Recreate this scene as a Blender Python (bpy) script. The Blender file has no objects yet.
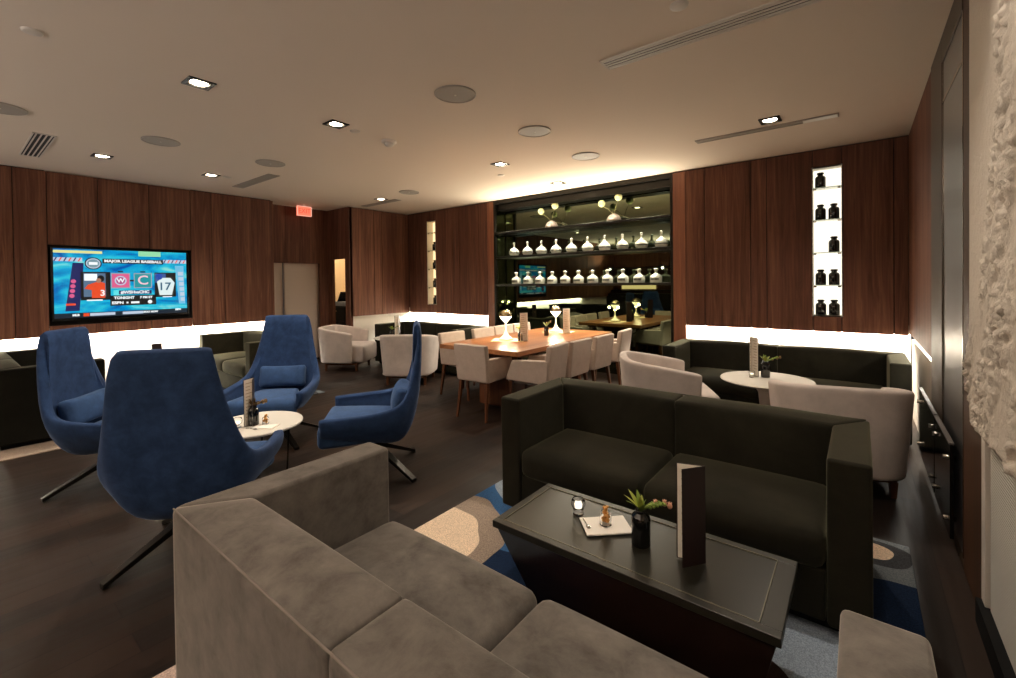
import bpy, bmesh, math, random
from mathutils import Vector, Matrix, noise
random.seed(7)
PI = math.pi
S = bpy.context.scene
COL = S.collection

# ------------------------------------------------------------------ helpers
def lin(r, g, b):
    f = lambda c: (c/255/12.92) if c/255 <= .04045 else ((c/255+.055)/1.055)**2.4
    return (f(r), f(g), f(b), 1)

def bset(n, **kw):
    for k, v in kw.items():
        k = k.replace('_', ' ')
        if k in n.inputs: n.inputs[k].default_value = v

def mat(name, rgb, rough=.5, metal=0, spec=.5, **kw):
    m = bpy.data.materials.new(name); m.use_nodes = True
    b = m.node_tree.nodes['Principled BSDF']
    b.inputs['Base Color'].default_value = lin(*rgb)
    bset(b, Roughness=rough, Metallic=metal)
    b.inputs['Specular IOR Level'].default_value = spec
    for k, v in kw.items():
        b.inputs[k.replace('_', ' ')].default_value = v
    return m

def nodes(m): return m.node_tree.nodes, m.node_tree.links, m.node_tree.nodes['Principled BSDF']

def ramp(N, stops, interp='LINEAR'):
    r = N.new('ShaderNodeValToRGB'); r.color_ramp.interpolation = interp
    e = r.color_ramp.elements
    e[0].position, e[0].color = stops[0]
    e[1].position, e[1].color = stops[-1]
    for p, c in stops[1:-1]:
        x = e.new(p); x.color = c
    return r

def coord(N, L, scale=(1, 1, 1), rot=(0, 0, 0)):
    t = N.new('ShaderNodeTexCoord'); mp = N.new('ShaderNodeMapping')
    mp.inputs['Scale'].default_value = scale; mp.inputs['Rotation'].default_value = rot
    L.new(t.outputs['Object'], mp.inputs['Vector'])
    return mp.outputs['Vector']

def nz(N, L, vec, scale, detail=3, dist=0, rough=.5):
    n = N.new('ShaderNodeTexNoise')
    n.inputs['Scale'].default_value = scale; n.inputs['Detail'].default_value = detail
    n.inputs['Distortion'].default_value = dist; n.inputs['Roughness'].default_value = rough
    L.new(vec, n.inputs['Vector']); return n.outputs['Fac']

def bump(N, L, b, h, strength=.2, dist=.01):
    bp = N.new('ShaderNodeBump'); bp.inputs['Strength'].default_value = strength
    bp.inputs['Distance'].default_value = dist
    L.new(h, bp.inputs['Height']); L.new(bp.outputs['Normal'], b.inputs['Normal'])

def velvet(name, rgb, lo=.72, hi=1.3, sheen=.5, tint=(255, 245, 230), scale=4.0):
    m = mat(name, rgb, .9, spec=.15); N, L, b = nodes(m)
    v = coord(N, L)
    f = nz(N, L, v, scale, 6, .25, .68)
    c = lin(*rgb)
    r = ramp(N, [(.3, tuple(x*lo for x in c[:3])+(1,)), (.5, c), (.72, tuple(min(1, x*hi) for x in c[:3])+(1,))])
    L.new(f, r.inputs['Fac']); L.new(r.outputs['Color'], b.inputs['Base Color'])
    bset(b, Sheen_Weight=sheen, Sheen_Roughness=.35)
    b.inputs['Sheen Tint'].default_value = lin(*tint)
    f2 = nz(N, L, v, 260, 2)
    bump(N, L, b, f2, .12, .003)
    return m

def woodmat(name, a, bb, c, axis='Z', rough=.42, scale=1.0, spec=.4):
    m = mat(name, bb, rough, spec=spec); N, L, b = nodes(m)
    s = {'Z': (26, 26, 1.1), 'X': (1.1, 26, 26), 'Y': (26, 1.1, 26)}[axis]
    v = coord(N, L, tuple(q*scale for q in s))
    f = nz(N, L, v, 1.0, 6, .9, .62)
    v2 = coord(N, L, tuple(q*scale*.16 for q in s))
    f2 = nz(N, L, v2, 1.0, 3, .5)
    mx = N.new('ShaderNodeMath'); mx.operation = 'MULTIPLY_ADD'
    L.new(f2, mx.inputs[0]); mx.inputs[1].default_value = .45
    m2 = N.new('ShaderNodeMath'); m2.operation = 'MULTIPLY'; L.new(f, m2.inputs[0]); m2.inputs[1].default_value = .6
    L.new(m2.outputs[0], mx.inputs[2])
    r = ramp(N, [(.32, lin(*a)), (.52, lin(*bb)), (.72, lin(*c))])
    L.new(mx.outputs[0], r.inputs['Fac']); L.new(r.outputs['Color'], b.inputs['Base Color'])
    return m

def emit(name, rgb, strength):
    m = mat(name, (0, 0, 0), .6); b = m.node_tree.nodes['Principled BSDF']
    b.inputs['Emission Color'].default_value = lin(*rgb); b.inputs['Emission Strength'].default_value = strength
    return m

def link(o, parent=None):
    COL.objects.link(o)
    if parent: o.parent = parent
    return o

def tag(o, label=None, cat=None, group=None, kind=None):
    if label: o['label'] = label
    if cat: o['category'] = cat
    if group: o['group'] = group
    if kind: o['kind'] = kind
    return o

def obj(name, bm, m, parent=None, bevel=0, seg=2, smooth=None, sub=0):
    me = bpy.data.meshes.new(name)
    bmesh.ops.recalc_face_normals(bm, faces=bm.faces[:])
    bm.to_mesh(me); bm.free()
    for mm in (m if isinstance(m, (list, tuple)) else [m]): me.materials.append(mm)
    o = bpy.data.objects.new(name, me)
    if smooth is None: smooth = bevel > 0 or sub > 0
    if smooth:
        for p in me.polygons: p.use_smooth = True
    if bevel:
        md = o.modifiers.new('bevel', 'BEVEL'); md.width = bevel; md.segments = seg
        md.limit_method = 'ANGLE'; md.angle_limit = .6; md.harden_normals = True
    if sub:
        md = o.modifiers.new('sub', 'SUBSURF'); md.levels = sub; md.render_levels = sub
    return link(o, parent)

def thing(name, label, cat, loc=(0, 0, 0), rz=0, group=None):
    o = bpy.data.objects.new(name, None); o.empty_display_size = .1
    o.location = loc; o.rotation_euler = (0, 0, rz)
    tag(o, label, cat, group); return link(o)

def struct(name, bm, m, parent=None, **k):
    o = obj(name, bm, m, parent, **k)
    if not parent: o['kind'] = 'structure'
    return o

def dup(root, loc, rz, label=None, group=None):
    r = root.copy(); COL.objects.link(r); r.location = loc; r.rotation_euler = (0, 0, rz)
    if label: r['label'] = label
    if group: r['group'] = group
    for ch in list(root.children):
        c = ch.copy(); COL.objects.link(c); c.parent = r
        for g in list(ch.children):
            d = g.copy(); COL.objects.link(d); d.parent = c
    return r

def B(): return bmesh.new()

def box(bm, x0, x1, y0, y1, z0, z1, M=None, mi=0):
    vs = [bm.verts.new(Vector(p)) for p in
          ((x0, y0, z0), (x1, y0, z0), (x1, y1, z0), (x0, y1, z0), (x0, y0, z1), (x1, y0, z1), (x1, y1, z1), (x0, y1, z1))]
    if M:
        for v in vs: v.co = M @ v.co
    for f in ((0, 3, 2, 1), (4, 5, 6, 7), (0, 1, 5, 4), (1, 2, 6, 5), (2, 3, 7, 6), (3, 0, 4, 7)):
        bm.faces.new([vs[i] for i in f]).material_index = mi
    return bm

def prism(bm, poly, axis, a, b):
    """poly of 2-D points extruded along axis ('x','y','z') from a to b"""
    def P(p, t):
        return {'z': (p[0], p[1], t), 'x': (t, p[0], p[1]), 'y': (p[0], t, p[1])}[axis]
    lo = [bm.verts.new(P(p, a)) for p in poly]; hi = [bm.verts.new(P(p, b)) for p in poly]
    n = len(poly)
    bm.faces.new(lo); bm.faces.new(hi[::-1])
    for i in range(n): bm.faces.new((lo[i], lo[(i+1) % n], hi[(i+1) % n], hi[i]))
    return bm

def hexa(bm, lo, hi):
    """lo / hi : four points each -> a six-sided block"""
    a = [bm.verts.new(p) for p in lo]; b = [bm.verts.new(p) for p in hi]
    bm.faces.new(a[::-1]); bm.faces.new(b)
    for i in range(4): bm.faces.new((a[i], a[(i+1) % 4], b[(i+1) % 4], b[i]))
    return bm

def lathe(bm, prof, seg=24, c=(0, 0, 0), sx=1, sy=1, mi=0):
    rings = []
    for r, z in prof:
        if r < 1e-5: rings.append([bm.verts.new((c[0], c[1], c[2]+z))])
        else: rings.append([bm.verts.new((c[0]+sx*r*math.cos(2*PI*i/seg), c[1]+sy*r*math.sin(2*PI*i/seg), c[2]+z)) for i in range(seg)])
    for a, b in zip(rings, rings[1:]):
        for i in range(seg):
            j = (i+1) % seg
            if len(a) == 1 and len(b) == 1: continue
            if len(a) == 1: f = bm.faces.new((a[0], b[j], b[i]))
            elif len(b) == 1: f = bm.faces.new((a[i], a[j], b[0]))
            else: f = bm.faces.new((a[i], a[j], b[j], b[i]))
            f.material_index = mi
    return bm

def tube(bm, pts, r, seg=10, r2=None):
    pts = [Vector(p) for p in pts]; rings = []
    n = len(pts)
    for k, p in enumerate(pts):
        d = (pts[min(k+1, n-1)]-pts[max(k-1, 0)]).normalized()
        a = Vector((0, 0, 1)) if abs(d.z) < .9 else Vector((1, 0, 0))
        u = d.cross(a).normalized(); v = d.cross(u)
        rr = r if r2 is None else r+(r2-r)*k/(n-1)
        rings.append([bm.verts.new(p+(u*math.cos(2*PI*i/seg)+v*math.sin(2*PI*i/seg))*rr) for i in range(seg)])
    for a, b in zip(rings, rings[1:]):
        for i in range(seg): bm.faces.new((a[i], a[(i+1) % seg], b[(i+1) % seg], b[i]))
    bm.faces.new(rings[0]); bm.faces.new(rings[-1][::-1])
    return bm

def ball(bm, c, r, sx=1, sy=1, sz=1, seg=16, mi=0):
    n = 10
    return lathe(bm, [(r*math.sin(PI*i/n), -r*sz*math.cos(PI*i/n)) for i in range(n+1)], seg, c, sx, sy, mi)

def soft(bm, c, size, r, n=12, puff=(0, 0, 0), M=None, plan=None, curve=None):
    """rounded, puffed block; plan = four (x,y) corners replacing the rectangle"""
    t = bmesh.new(); bmesh.ops.create_cube(t, size=2)
    bmesh.ops.subdivide_edges(t, edges=t.edges[:], cuts=n, use_grid_fill=True)
    h = [s/2 for s in size]; vm = {}
    for v in t.verts:
        u = [math.sin(q*PI/2) for q in v.co]
        p = [u[i]*h[i] for i in range(3)]
        q = [max(-(h[i]-r), min(h[i]-r, p[i])) for i in range(3)]
        d = Vector([p[i]-q[i] for i in range(3)])
        if d.length > 1e-9:
            # project onto the rounded shell
            d = d.normalized()*r if d.length > 0 else d
            p = [q[i]+d[i] for i in range(3)]
        for i in range(3):
            j, k = (i+1) % 3, (i+2) % 3
            w = (1-(p[j]/h[j])**2)*(1-(p[k]/h[k])**2)
            p[i] += puff[i]*w*(p[i]/h[i])
        if plan:
            a, b = (p[0]/h[0]+1)/2, (p[1]/h[1]+1)/2
            A, Bq, Cq, D = [Vector(s) for s in plan]
            xy = A*(1-a)*(1-b)+Bq*a*(1-b)+Cq*a*b+D*(1-a)*b
            co = Vector((xy[0], xy[1], c[2]+p[2]))
        else:
            co = Vector((c[0]+p[0], c[1]+p[1], c[2]+p[2]))
        if curve: co = curve(co)
        if M: co = M @ co
        vm[v] = bm.verts.new(co)
    for f in t.faces: bm.faces.new([vm[v] for v in f.verts])
    t.free(); return bm

def text(body, m, size, M, parent, name='lettering', align='CENTER', extrude=.0006, sx=1.0, spacing=1.0, bold=0.0):
    cu = bpy.data.curves.new('t', 'FONT'); cu.body = body; cu.size = size; cu.extrude = extrude
    cu.align_x = align; cu.align_y = 'CENTER'; cu.resolution_u = 3; cu.offset = bold; cu.space_character = spacing
    o = bpy.data.objects.new('t', cu); COL.objects.link(o)
    me = bpy.data.meshes.new_from_object(o.evaluated_get(bpy.context.evaluated_depsgraph_get()))
    bpy.data.objects.remove(o); bpy.data.curves.remove(cu)
    me.transform(M @ Matrix.Diagonal((sx, 1, 1, 1))); me.materials.clear(); me.materials.append(m); me.name = name
    q = bpy.data.objects.new(name, me); return link(q, parent)

# ------------------------------------------------------------------ camera
H = 1.45; F = 448.4; YAW = math.radians(38.1); PIT = math.radians(-.68); ROL = math.radians(-.74); CY = 287.7
w = Vector((-math.sin(YAW)*math.cos(PIT), math.cos(YAW)*math.cos(PIT), math.sin(PIT)))
r = Vector((math.cos(YAW), math.sin(YAW), 0)); u = r.cross(w)
r, u = r*math.cos(ROL)+u*math.sin(ROL), -r*math.sin(ROL)+u*math.cos(ROL)
cam = bpy.data.cameras.new('camera'); co = bpy.data.objects.new('camera', cam); COL.objects.link(co)
co.matrix_world = Matrix(((r.x, u.x, -w.x, 0), (r.y, u.y, -w.y, 0), (r.z, u.z, -w.z, H), (0, 0, 0, 1)))
cam.sensor_width = 36; cam.lens = F/1016*36; cam.shift_y = -(339-CY)/1016; cam.clip_start = .05
S.camera = co

# ------------------------------------------------------------------ materials
M = {}
M['wall_wood'] = woodmat('walnut_panel', (62, 39, 31), (97, 64, 50), (130, 91, 71), 'Z', .55, spec=.1)
M['trim_wood'] = woodmat('red_walnut', (88, 50, 34), (122, 74, 50), (150, 96, 66), 'Z', .38)
M['dark_gap'] = mat('dark_gap', (14, 10, 8), .8)
M['white_wall'] = mat('white_wall', (226, 220, 208), .8, spec=.2)
M['door_paint'] = mat('door_paint', (192, 176, 162), .55)
M['ceil'] = mat('ceiling_paint', (222, 207, 190), .9, spec=.1)
M['black_bronze'] = mat('black_bronze', (32, 29, 24), .32, .75)
M['bronze'] = mat('bronze', (58, 42, 26), .5, .2)
M['bronze_wood'] = woodmat('bronze_wood', (50, 31, 19), (66, 42, 26), (82, 54, 34), 'Z', .55, spec=.2)
M['black'] = mat('black', (10, 10, 11), .6, spec=.15)
M['gloss_black'] = mat('gloss_black', (9, 9, 10), .12)
M['chrome'] = mat('chrome', (190, 186, 178), .18, 1)
M['edge_steel'] = mat('edge_steel', (84, 78, 74), .6)
M['brass'] = mat('brass', (196, 158, 98), .22, 1)
M['mirror'] = mat('smoked_mirror', (110, 118, 96), .015, 1)
M['door_glass'] = mat('dark_door_glass', (132, 128, 126), .38, 1)
M['vel_taupe'] = velvet('taupe_velvet', (104, 98, 92), .55, 1.4, .4, (255, 245, 235), 8)
M['vel_olive'] = velvet('dark_olive_velvet', (33, 31, 23), .7, 1.5, .2, (225, 220, 180), 4)
M['vel_olive2'] = velvet('olive_velvet', (43, 40, 29), .7, 1.5, .25, (225, 220, 180), 4)
M['vel_blue'] = velvet('blue_velvet', (41, 62, 98), .68, 1.38, .4, (150, 170, 210), 11)
M['vel_blue2'] = velvet('light_blue_velvet', (54, 79, 118), .75, 1.3, .45, (160, 185, 220), 11)
M['vel_olive_shade'] = velvet('shaded_olive_velvet', (20, 19, 14), .7, 1.5, .08, (225, 220, 180), 4)  # olive velvet darkened, the deep shadow on this sofa put into its colour
M['piping'] = mat('piping', (124, 114, 106), .8)
M['club'] = velvet('oyster_velvet', (198, 186, 178), .86, 1.12, .3, (255, 235, 225), 5)
M['dining'] = velvet('oat_fabric', (186, 168, 154), .92, 1.08, .1, (255, 240, 225), 14)
M['leg_wood'] = woodmat('leg_wood', (62, 34, 20), (92, 54, 32), (118, 74, 46), 'Z', .35, 1.5)
M['table_wood'] = woodmat('table_wood', (110, 66, 36), (150, 96, 56), (182, 124, 78), 'Y', .28, 1.0)
M['marble'] = mat('white_stone', (232, 226, 214), .22)
M['pedestal'] = mat('pedestal_white', (196, 184, 172), .35)
M['stone'] = mat('dark_stone', (36, 35, 29), .3, spec=.4)
M['rim'] = mat('rim_metal', (120, 116, 100), .35, .6)
M['table_body'] = mat('table_body', (36, 24, 19), .16)
M['paper'] = mat('paper', (242, 236, 226), .7)
M['card'] = mat('cream_card', (222, 202, 160), .6)
M['menu_cover'] = mat('menu_cover', (34, 17, 15), .45)
M['print'] = mat('print', (186, 170, 148), .7)
M['jar'] = mat('black_glass', (8, 7, 6), .06, spec=.8)
M['leaf'] = mat('leaf', (118, 142, 52), .5)
M['leaf2'] = mat('leaf_yellow', (158, 166, 70), .5)
M['stem'] = mat('stem', (122, 118, 70), .6)
M['bud'] = mat('pink_bud', (206, 150, 122), .6)
M['brown_bud'] = mat('brown_bud', (120, 92, 52), .6)
M['snack'] = mat('amber_snack', (218, 160, 84), .5)
M['wax'] = emit('candle_wax', (255, 236, 205), .9)
M['glass'] = mat('glass', (255, 255, 255), .02, Transmission_Weight=1.0, IOR=1.12)
M['shelf_glass'] = mat('shelf_glass', (196, 205, 190), .1, Transmission_Weight=.6)
M['bottle'] = mat('clear_bottle', (242, 242, 226), .12, Transmission_Weight=.55)
M['label'] = mat('bottle_label', (30, 32, 26), .5)
M['ball'] = mat('pompom', (176, 176, 126), .8)
M['vase'] = mat('clay_vase', (150, 136, 126), .3)
M['lamp_white'] = emit('lamp_glow', (255, 232, 190), 3.2)
M['lamp_metal'] = mat('lamp_metal', (206, 186, 146), .2, 1)
M['led'] = emit('led', (255, 242, 222), 7.0)
M['niche_glow'] = emit('niche_glow', (255, 246, 224), .8)
M['niche_warm'] = emit('niche_warm', (255, 216, 160), .8)
M['down'] = emit('downlight_lens', (255, 238, 208), 22)
M['grille'] = mat('grille', (158, 148, 136), .6)
M['off_white'] = mat('off_white_plastic', (206, 196, 184), .5)
M['slot'] = mat('slot_dark', (20, 17, 14), .7)

# floor planks
m = mat('floor_planks', (48, 38, 31), .34, spec=.22); N, L, b = nodes(m); M['floor'] = m
v = coord(N, L, (1, 1, 1), (0, 0, PI/2))
br = N.new('ShaderNodeTexBrick'); br.inputs['Scale'].default_value = 1; br.offset = .37
br.inputs['Brick Width'].default_value = 1.3; br.inputs['Row Height'].default_value = .15
br.inputs['Mortar Size'].default_value = .0025; br.inputs['Mortar'].default_value = lin(20, 14, 11)
br.inputs['Color1'].default_value = lin(46, 33, 25); br.inputs['Color2'].default_value = lin(28, 21, 17)
L.new(v, br.inputs['Vector'])
g = nz(N, L, coord(N, L, (22, 1.6, 1)), 1, 6, .6, .65)
rr = ramp(N, [(.25, (.55, .55, .55, 1)), (.75, (1.35, 1.35, 1.35, 1))]); L.new(g, rr.inputs['Fac'])
mx = N.new('ShaderNodeMix'); mx.data_type = 'RGBA'; mx.blend_type = 'MULTIPLY'; mx.inputs['Factor'].default_value = 1
L.new(br.outputs['Color'], mx.inputs['A']); L.new(rr.outputs['Color'], mx.inputs['B'])
L.new(mx.outputs['Result'], b.inputs['Base Color'])
rg = ramp(N, [(.2, (.36,)*3+(1,)), (.8, (.6,)*3+(1,))]); L.new(g, rg.inputs['Fac']); L.new(rg.outputs['Color'], b.inputs['Roughness'])

# rug with big pebble shapes
def rugmat(name, cx, cy):
    m = mat(name, (52, 84, 128), .95, spec=.1); N, L, b = nodes(m)
    tc = N.new('ShaderNodeTexCoord'); P = tc.outputs['Object']
    n = N.new('ShaderNodeTexNoise'); n.inputs['Scale'].default_value = 2.2; n.inputs['Detail'].default_value = 1
    L.new(P, n.inputs['Vector'])
    sub = N.new('ShaderNodeVectorMath'); sub.operation = 'SUBTRACT'; L.new(n.outputs['Color'], sub.inputs[0]); sub.inputs[1].default_value = (.5, .5, .5)
    sc = N.new('ShaderNodeVectorMath'); sc.operation = 'SCALE'; L.new(sub.outputs[0], sc.inputs[0]); sc.inputs['Scale'].default_value = .22
    ad = N.new('ShaderNodeVectorMath'); ad.operation = 'ADD'; L.new(P, ad.inputs[0]); L.new(sc.outputs[0], ad.inputs[1])
    lg2, ring, pale = lin(112, 118, 122), lin(66, 68, 72), lin(206, 184, 174); blue, dk, gr, lg, pe, br = lin(54, 92, 136), lin(26, 42, 68), lin(148, 132, 118), lin(146, 158, 172), lin(224, 200, 174), lin(44, 34, 30)
    cur = None
    shapes = [  # x, y, rx, ry, angle, colour (metres from the rug's centre)
        (-.35, 0, .75, .75, 0, dk), (-.9, .9, .5, .55, .3, blue), (.95, .9, .55, .5, 0, lg), (1.05, .0, .5, .55, 0, dk),
        (.55, .45, .6, .35, .2, blue), (.6, .2, .45, .28, -.3, lg), (.55, -.3, .5, .36, 0, br), (-.6, .42, .28, .3, .4, blue), (-.97, .72, .13, .2, .5, lg),
        (-1.06, .09, .47, .37, -.2, gr), (-1.09, .07, .37, .24, -.3, pe), (1.0, 1.15, .6, .55, 0, lg2), (1.03, .62, .5, .40, 0, dk), (.99, 1.27, .13, .13, 0, ring), (.97, 1.28, .075, .08, 0, pe), (.68, .62, .24, .16, .3, blue), (.72, .40, .26, .18, 0, lg), (.50, .06, .26, .16, 0, br),
        (-.72, -.7, .6, .4, .3, lg), (-.8, -.95, .4, .3, .3, gr), (0, -.9, .5, .4, 0, blue), (.9, -1.1, .4, .4, 0, gr), (0, 1.2, .5, .3, 0, gr), (-1.05, -1.15, .5, .45, 0, pale)]
    for (x, y, rx, ry, a, c) in shapes:
        mp = N.new('ShaderNodeMapping'); mp.vector_type = 'TEXTURE'
        mp.inputs['Location'].default_value = (x, y, 0); mp.inputs['Rotation'].default_value = (0, 0, a); mp.inputs['Scale'].default_value = (rx, ry, 1)
        L.new(ad.outputs[0], mp.inputs['Vector'])
        ml = N.new('ShaderNodeVectorMath'); ml.operation = 'MULTIPLY'; L.new(mp.outputs[0], ml.inputs[0]); ml.inputs[1].default_value = (1, 1, 0)
        ln = N.new('ShaderNodeVectorMath'); ln.operation = 'LENGTH'; L.new(ml.outputs[0], ln.inputs[0])
        lt = N.new('ShaderNodeMath'); lt.operation = 'LESS_THAN'; L.new(ln.outputs['Value'], lt.inputs[0]); lt.inputs[1].default_value = 1
        mx = N.new('ShaderNodeMix'); mx.data_type = 'RGBA'; L.new(lt.outputs[0], mx.inputs['Factor'])
        if cur is None: mx.inputs['A'].default_value = blue
        else: L.new(cur, mx.inputs['A'])
        mx.inputs['B'].default_value = c; cur = mx.outputs['Result']
    sp = nz(N, L, P, 190, 2); r2 = ramp(N, [(.3, (.62,)*3+(1,)), (.7, (1.3,)*3+(1,))]); L.new(sp, r2.inputs['Fac'])
    mx = N.new('ShaderNodeMix'); mx.data_type = 'RGBA'; mx.blend_type = 'MULTIPLY'; mx.inputs['Factor'].default_value = 1
    L.new(cur, mx.inputs['A']); L.new(r2.outputs['Color'], mx.inputs['B']); L.new(mx.outputs['Result'], b.inputs['Base Color'])
    bump(N, L, b, sp, .5, .004)
    return m
M['rug'] = rugmat('pebble_rug', 0, 0)

# plaster relief and ribbed panel
m = mat('plaster', (196, 184, 170), .75, spec=.25); N, L, b = nodes(m); M['plaster'] = m
f = nz(N, L, coord(N, L), 30, 7, .4, .7); bump(N, L, b, f, .6, .014)
m = mat('ribbed_panel', (206, 200, 190), .7); N, L, b = nodes(m); M['ribbed'] = m
wv = N.new('ShaderNodeTexWave'); wv.bands_direction = 'Z'; wv.inputs['Scale'].default_value = 26
L.new(coord(N, L), wv.inputs['Vector']); bump(N, L, b, wv.outputs['Fac'], .8, .006)
for k, sc in (('stone', 6), ('table_body', 5)):
    m = M[k]; N, L, b = nodes(m)
    f = nz(N, L, coord(N, L), sc, 5, .5); c = b.inputs['Base Color'].default_value[:]
    rr = ramp(N, [(.3, tuple(x*.85 for x in c[:3])+(1,)), (.7, tuple(x*1.2 for x in c[:3])+(1,))]); L.new(f, rr.inputs['Fac']); L.new(rr.outputs['Color'], b.inputs['Base Color'])

# ------------------------------------------------------------------ room
XT, YB, XR, C, XJ, W = -7.94, 6.19, .40, 2.915, -7.51, .845
bm = B(); box(bm, -10.2, 1.0, -4.6, 7.4, -.1, 0); struct('floor', bm, M['floor'])
bm = B(); box(bm, -10.2, 1.0, -4.6, 7.4, C, C+.1); struct('ceiling', bm, M['ceil'])

def panels(wall, spans, z0, z1, place, gap=.008, m=None):
    """vertical veneer panels with shadow gaps; place(a,b,z0,z1,bm) writes one block"""
    for sp in spans:
        a, b = sp[0]+gap/2, sp[1]-gap/2
        zz = sp[2:] if len(sp) > 2 else (z0, z1)
        bm = B(); place(a, b, zz[0], zz[1], bm); obj('wood_panel', bm, m or M['wall_wood'], wall)

T = .02; G = .10   # veneer thickness, depth of the light cove behind it
# back wall: white wall base 6 cm behind the veneer, holes for two niches and the display unit
bm = B()
UX0, UX1 = -5.165, -1.995; NL0, NL1 = -6.93, -6.69; NR0, NR1 = -.42, -.155; NZ0, NZ1 = 1.03, 2.70
for (x0, x1, z0, z1, mi) in ((-7.6, UX0, 0, .95, 0), (UX1, XR+.02, 0, .95, 0),
                             (-7.6, NL0-.02, .95, C, 1), (NL1+.02, UX0, .95, C, 1), (NL0-.02, NL1+.02, .95, NZ0-.02, 1), (NL0-.02, NL1+.02, NZ1+.02, C, 1),
                             (-7.5, NL0-.02, W+.01, .95, 1), (NL1+.02, UX0-.16, W+.01, .95, 1), (NL0-.02, NL1+.02, W+.01, .95, 1), (UX1+.165, XR, W+.01, .95, 1), (UX1, NR0-.02, .95, C, 1), (NR1+.02, XR+.02, .95, C, 1), (NR0-.02, NR1+.02, .95, NZ0-.02, 1), (NR0-.02, NR1+.02, NZ1+.02, C, 1)):
    box(bm, x0, x1, *((YB+G, YB+G+.05) if mi == 0 else (YB+T+.001, YB+T+.008)), z0, z1, mi=mi)
wall_back = struct('wall_back', bm, [M['white_wall'], M['dark_gap']])
pl = lambda a, b, z0, z1, bm: box(bm, a, b, YB, YB+T, z0, z1)
panels(wall_back, [(-7.505, -7.3), (-7.3, NL0), (NL0, NL1, W, NZ0), (NL0, NL1, NZ1, C-.012), (NL1, -6.2), (-6.2, -6.03), (-6.03, -5.526), (-5.526, -5.32),
                   (-1.83, -1.588), (-1.588, -1.053), (-1.053, -.88), (-.88, NR0), (NR0, NR1, W, NZ0), (NR0, NR1, NZ1, C-.012), (NR1, .284), (.284, .40)], W, C-.012, pl)
panels(wall_back, [(-5.32, UX0, 0, C-.012), (UX1, -1.83, 0, C-.012)], 0, C, pl, .002, M['trim_wood'])

# TV wall
TY0, TY1, TZ0, TZ1 = .865, 2.385, .975, 1.995
bm = B()
box(bm, XT-G-.05, XT-G, -4.5, 3.57, 0, .95, mi=0); box(bm, XT-.115, XT-.10, -4.5, 3.57, .95, C, mi=1); box(bm, XT-T-.008, XT-T-.001, -4.5, TY0-.015, W+.01, C, mi=1); box(bm, XT-T-.008, XT-T-.001, TY1+.015, 3.57, W+.01, C, mi=1); box(bm, XT-T-.008, XT-T-.001, TY0, TY1, W+.01, TZ0-.015, mi=1)
wall_left = struct('wall_left', bm, [M['white_wall'], M['dark_gap']])
pt = lambda a, b, z0, z1, bm: box(bm, XT-T, XT, a, b, z0, z1)
panels(wall_left, [(-4.5, -3.2), (-3.2, -1.9), (-1.9, -.6), (-.6, .579), (.579, TY0), (TY0, 1.341, W, TZ0), (TY0, 1.341, TZ1, C-.012), (1.341, 1.885, W, TZ0), (1.341, 1.885, TZ1, C-.012),
                   (1.885, TY1, W, TZ0), (1.885, TY1, TZ1, C-.012), (TY1, 2.663), (2.663, 2.831), (2.831, 3.565)], W, C-.012, pt)
bm = B()
box(bm, XT-.098, XT-.09, TY0, TY1, TZ0, TZ1); box(bm, XT-.09, XT-T, TY0-.012, TY0-.001, TZ0, TZ1); box(bm, XT-.09, XT-T, TY1+.001, TY1+.012, TZ0, TZ1); box(bm, XT-.09, XT-T, TY0, TY1, TZ1+.001, TZ1+.012); box(bm, XT-.09, XT-T, TY0, TY1, TZ0-.012, TZ0-.001)
obj('recess_lining', bm, M['dark_gap'], wall_left)
# return of the TV wall, header over the passage, passage wall
bm = B(); box(bm, -8.3, XT-.005, 3.565, 3.60, 0, C-.012); struct('wall_return', bm, M['wall_wood'])
XH = -8.25
bm = B(); box(bm, XH-.05, XH, 3.60, 4.78, 1.86, C-.012); struct('wall_header', bm, M['wall_wood'])
bm = B(); box(bm, XH-.05, XH, 4.60, 4.78, 0, 1.86); struct('trim_1', bm, M['wall_wood'])
bm = B(); box(bm, -8.50, -8.45, 3.60, 3.98, .0, 1.9); box(bm, -8.42, -8.37, 3.98, 4.70, .0, 1.9)
struct('door_1', bm, M['door_paint'])
bm = B(); box(bm, -8.44, -8.36, 3.6, 4.62, 0, .03); struct('baseboard_passage', bm, M['black'])
# jog wall with doorway to the back room
YJ = 4.78
bm = B()
for (x0, x1, z0, z1) in ((-8.4, -8.11, 0, C-.012), (-7.66, XJ, 0, C-.012), (-8.11, -7.66, 1.94, C-.012)): box(bm, x0, x1, YJ, YJ+.06, z0, z1)
struct('wall_jog', bm, M['wall_wood'])
bm = B(); box(bm, XJ-.05, XJ-.03, YJ+.06, 6.3, 0, .95, mi=0); box(bm, XJ-.14, XJ-.10, YJ+.06, 6.3, .95, C, mi=1)
wall_side = struct('wall_alcove', bm, [M['white_wall'], M['dark_gap']])
pj = lambda a, b, z0, z1, bm: box(bm, XJ-T, XJ, a, b, z0, z1)
panels(wall_side, [(YJ+.01, 5.325), (5.325, 5.513), (5.513, YB)], W, C-.012, pj)
bm = B(); box(bm, XJ-.03, XJ-.015, YJ+.06, 6.2, 0, .09); struct('baseboard_alcove', bm, M['black'])
bm = B()
box(bm, -9.7, -7.66, 6.5, 6.55, 0, C); box(bm, -9.7, -9.65, 4.8, 6.5, 0, C)
struct('wall_back_room', bm, mat('back_room_paint', (226, 196, 150), .8))

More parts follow.
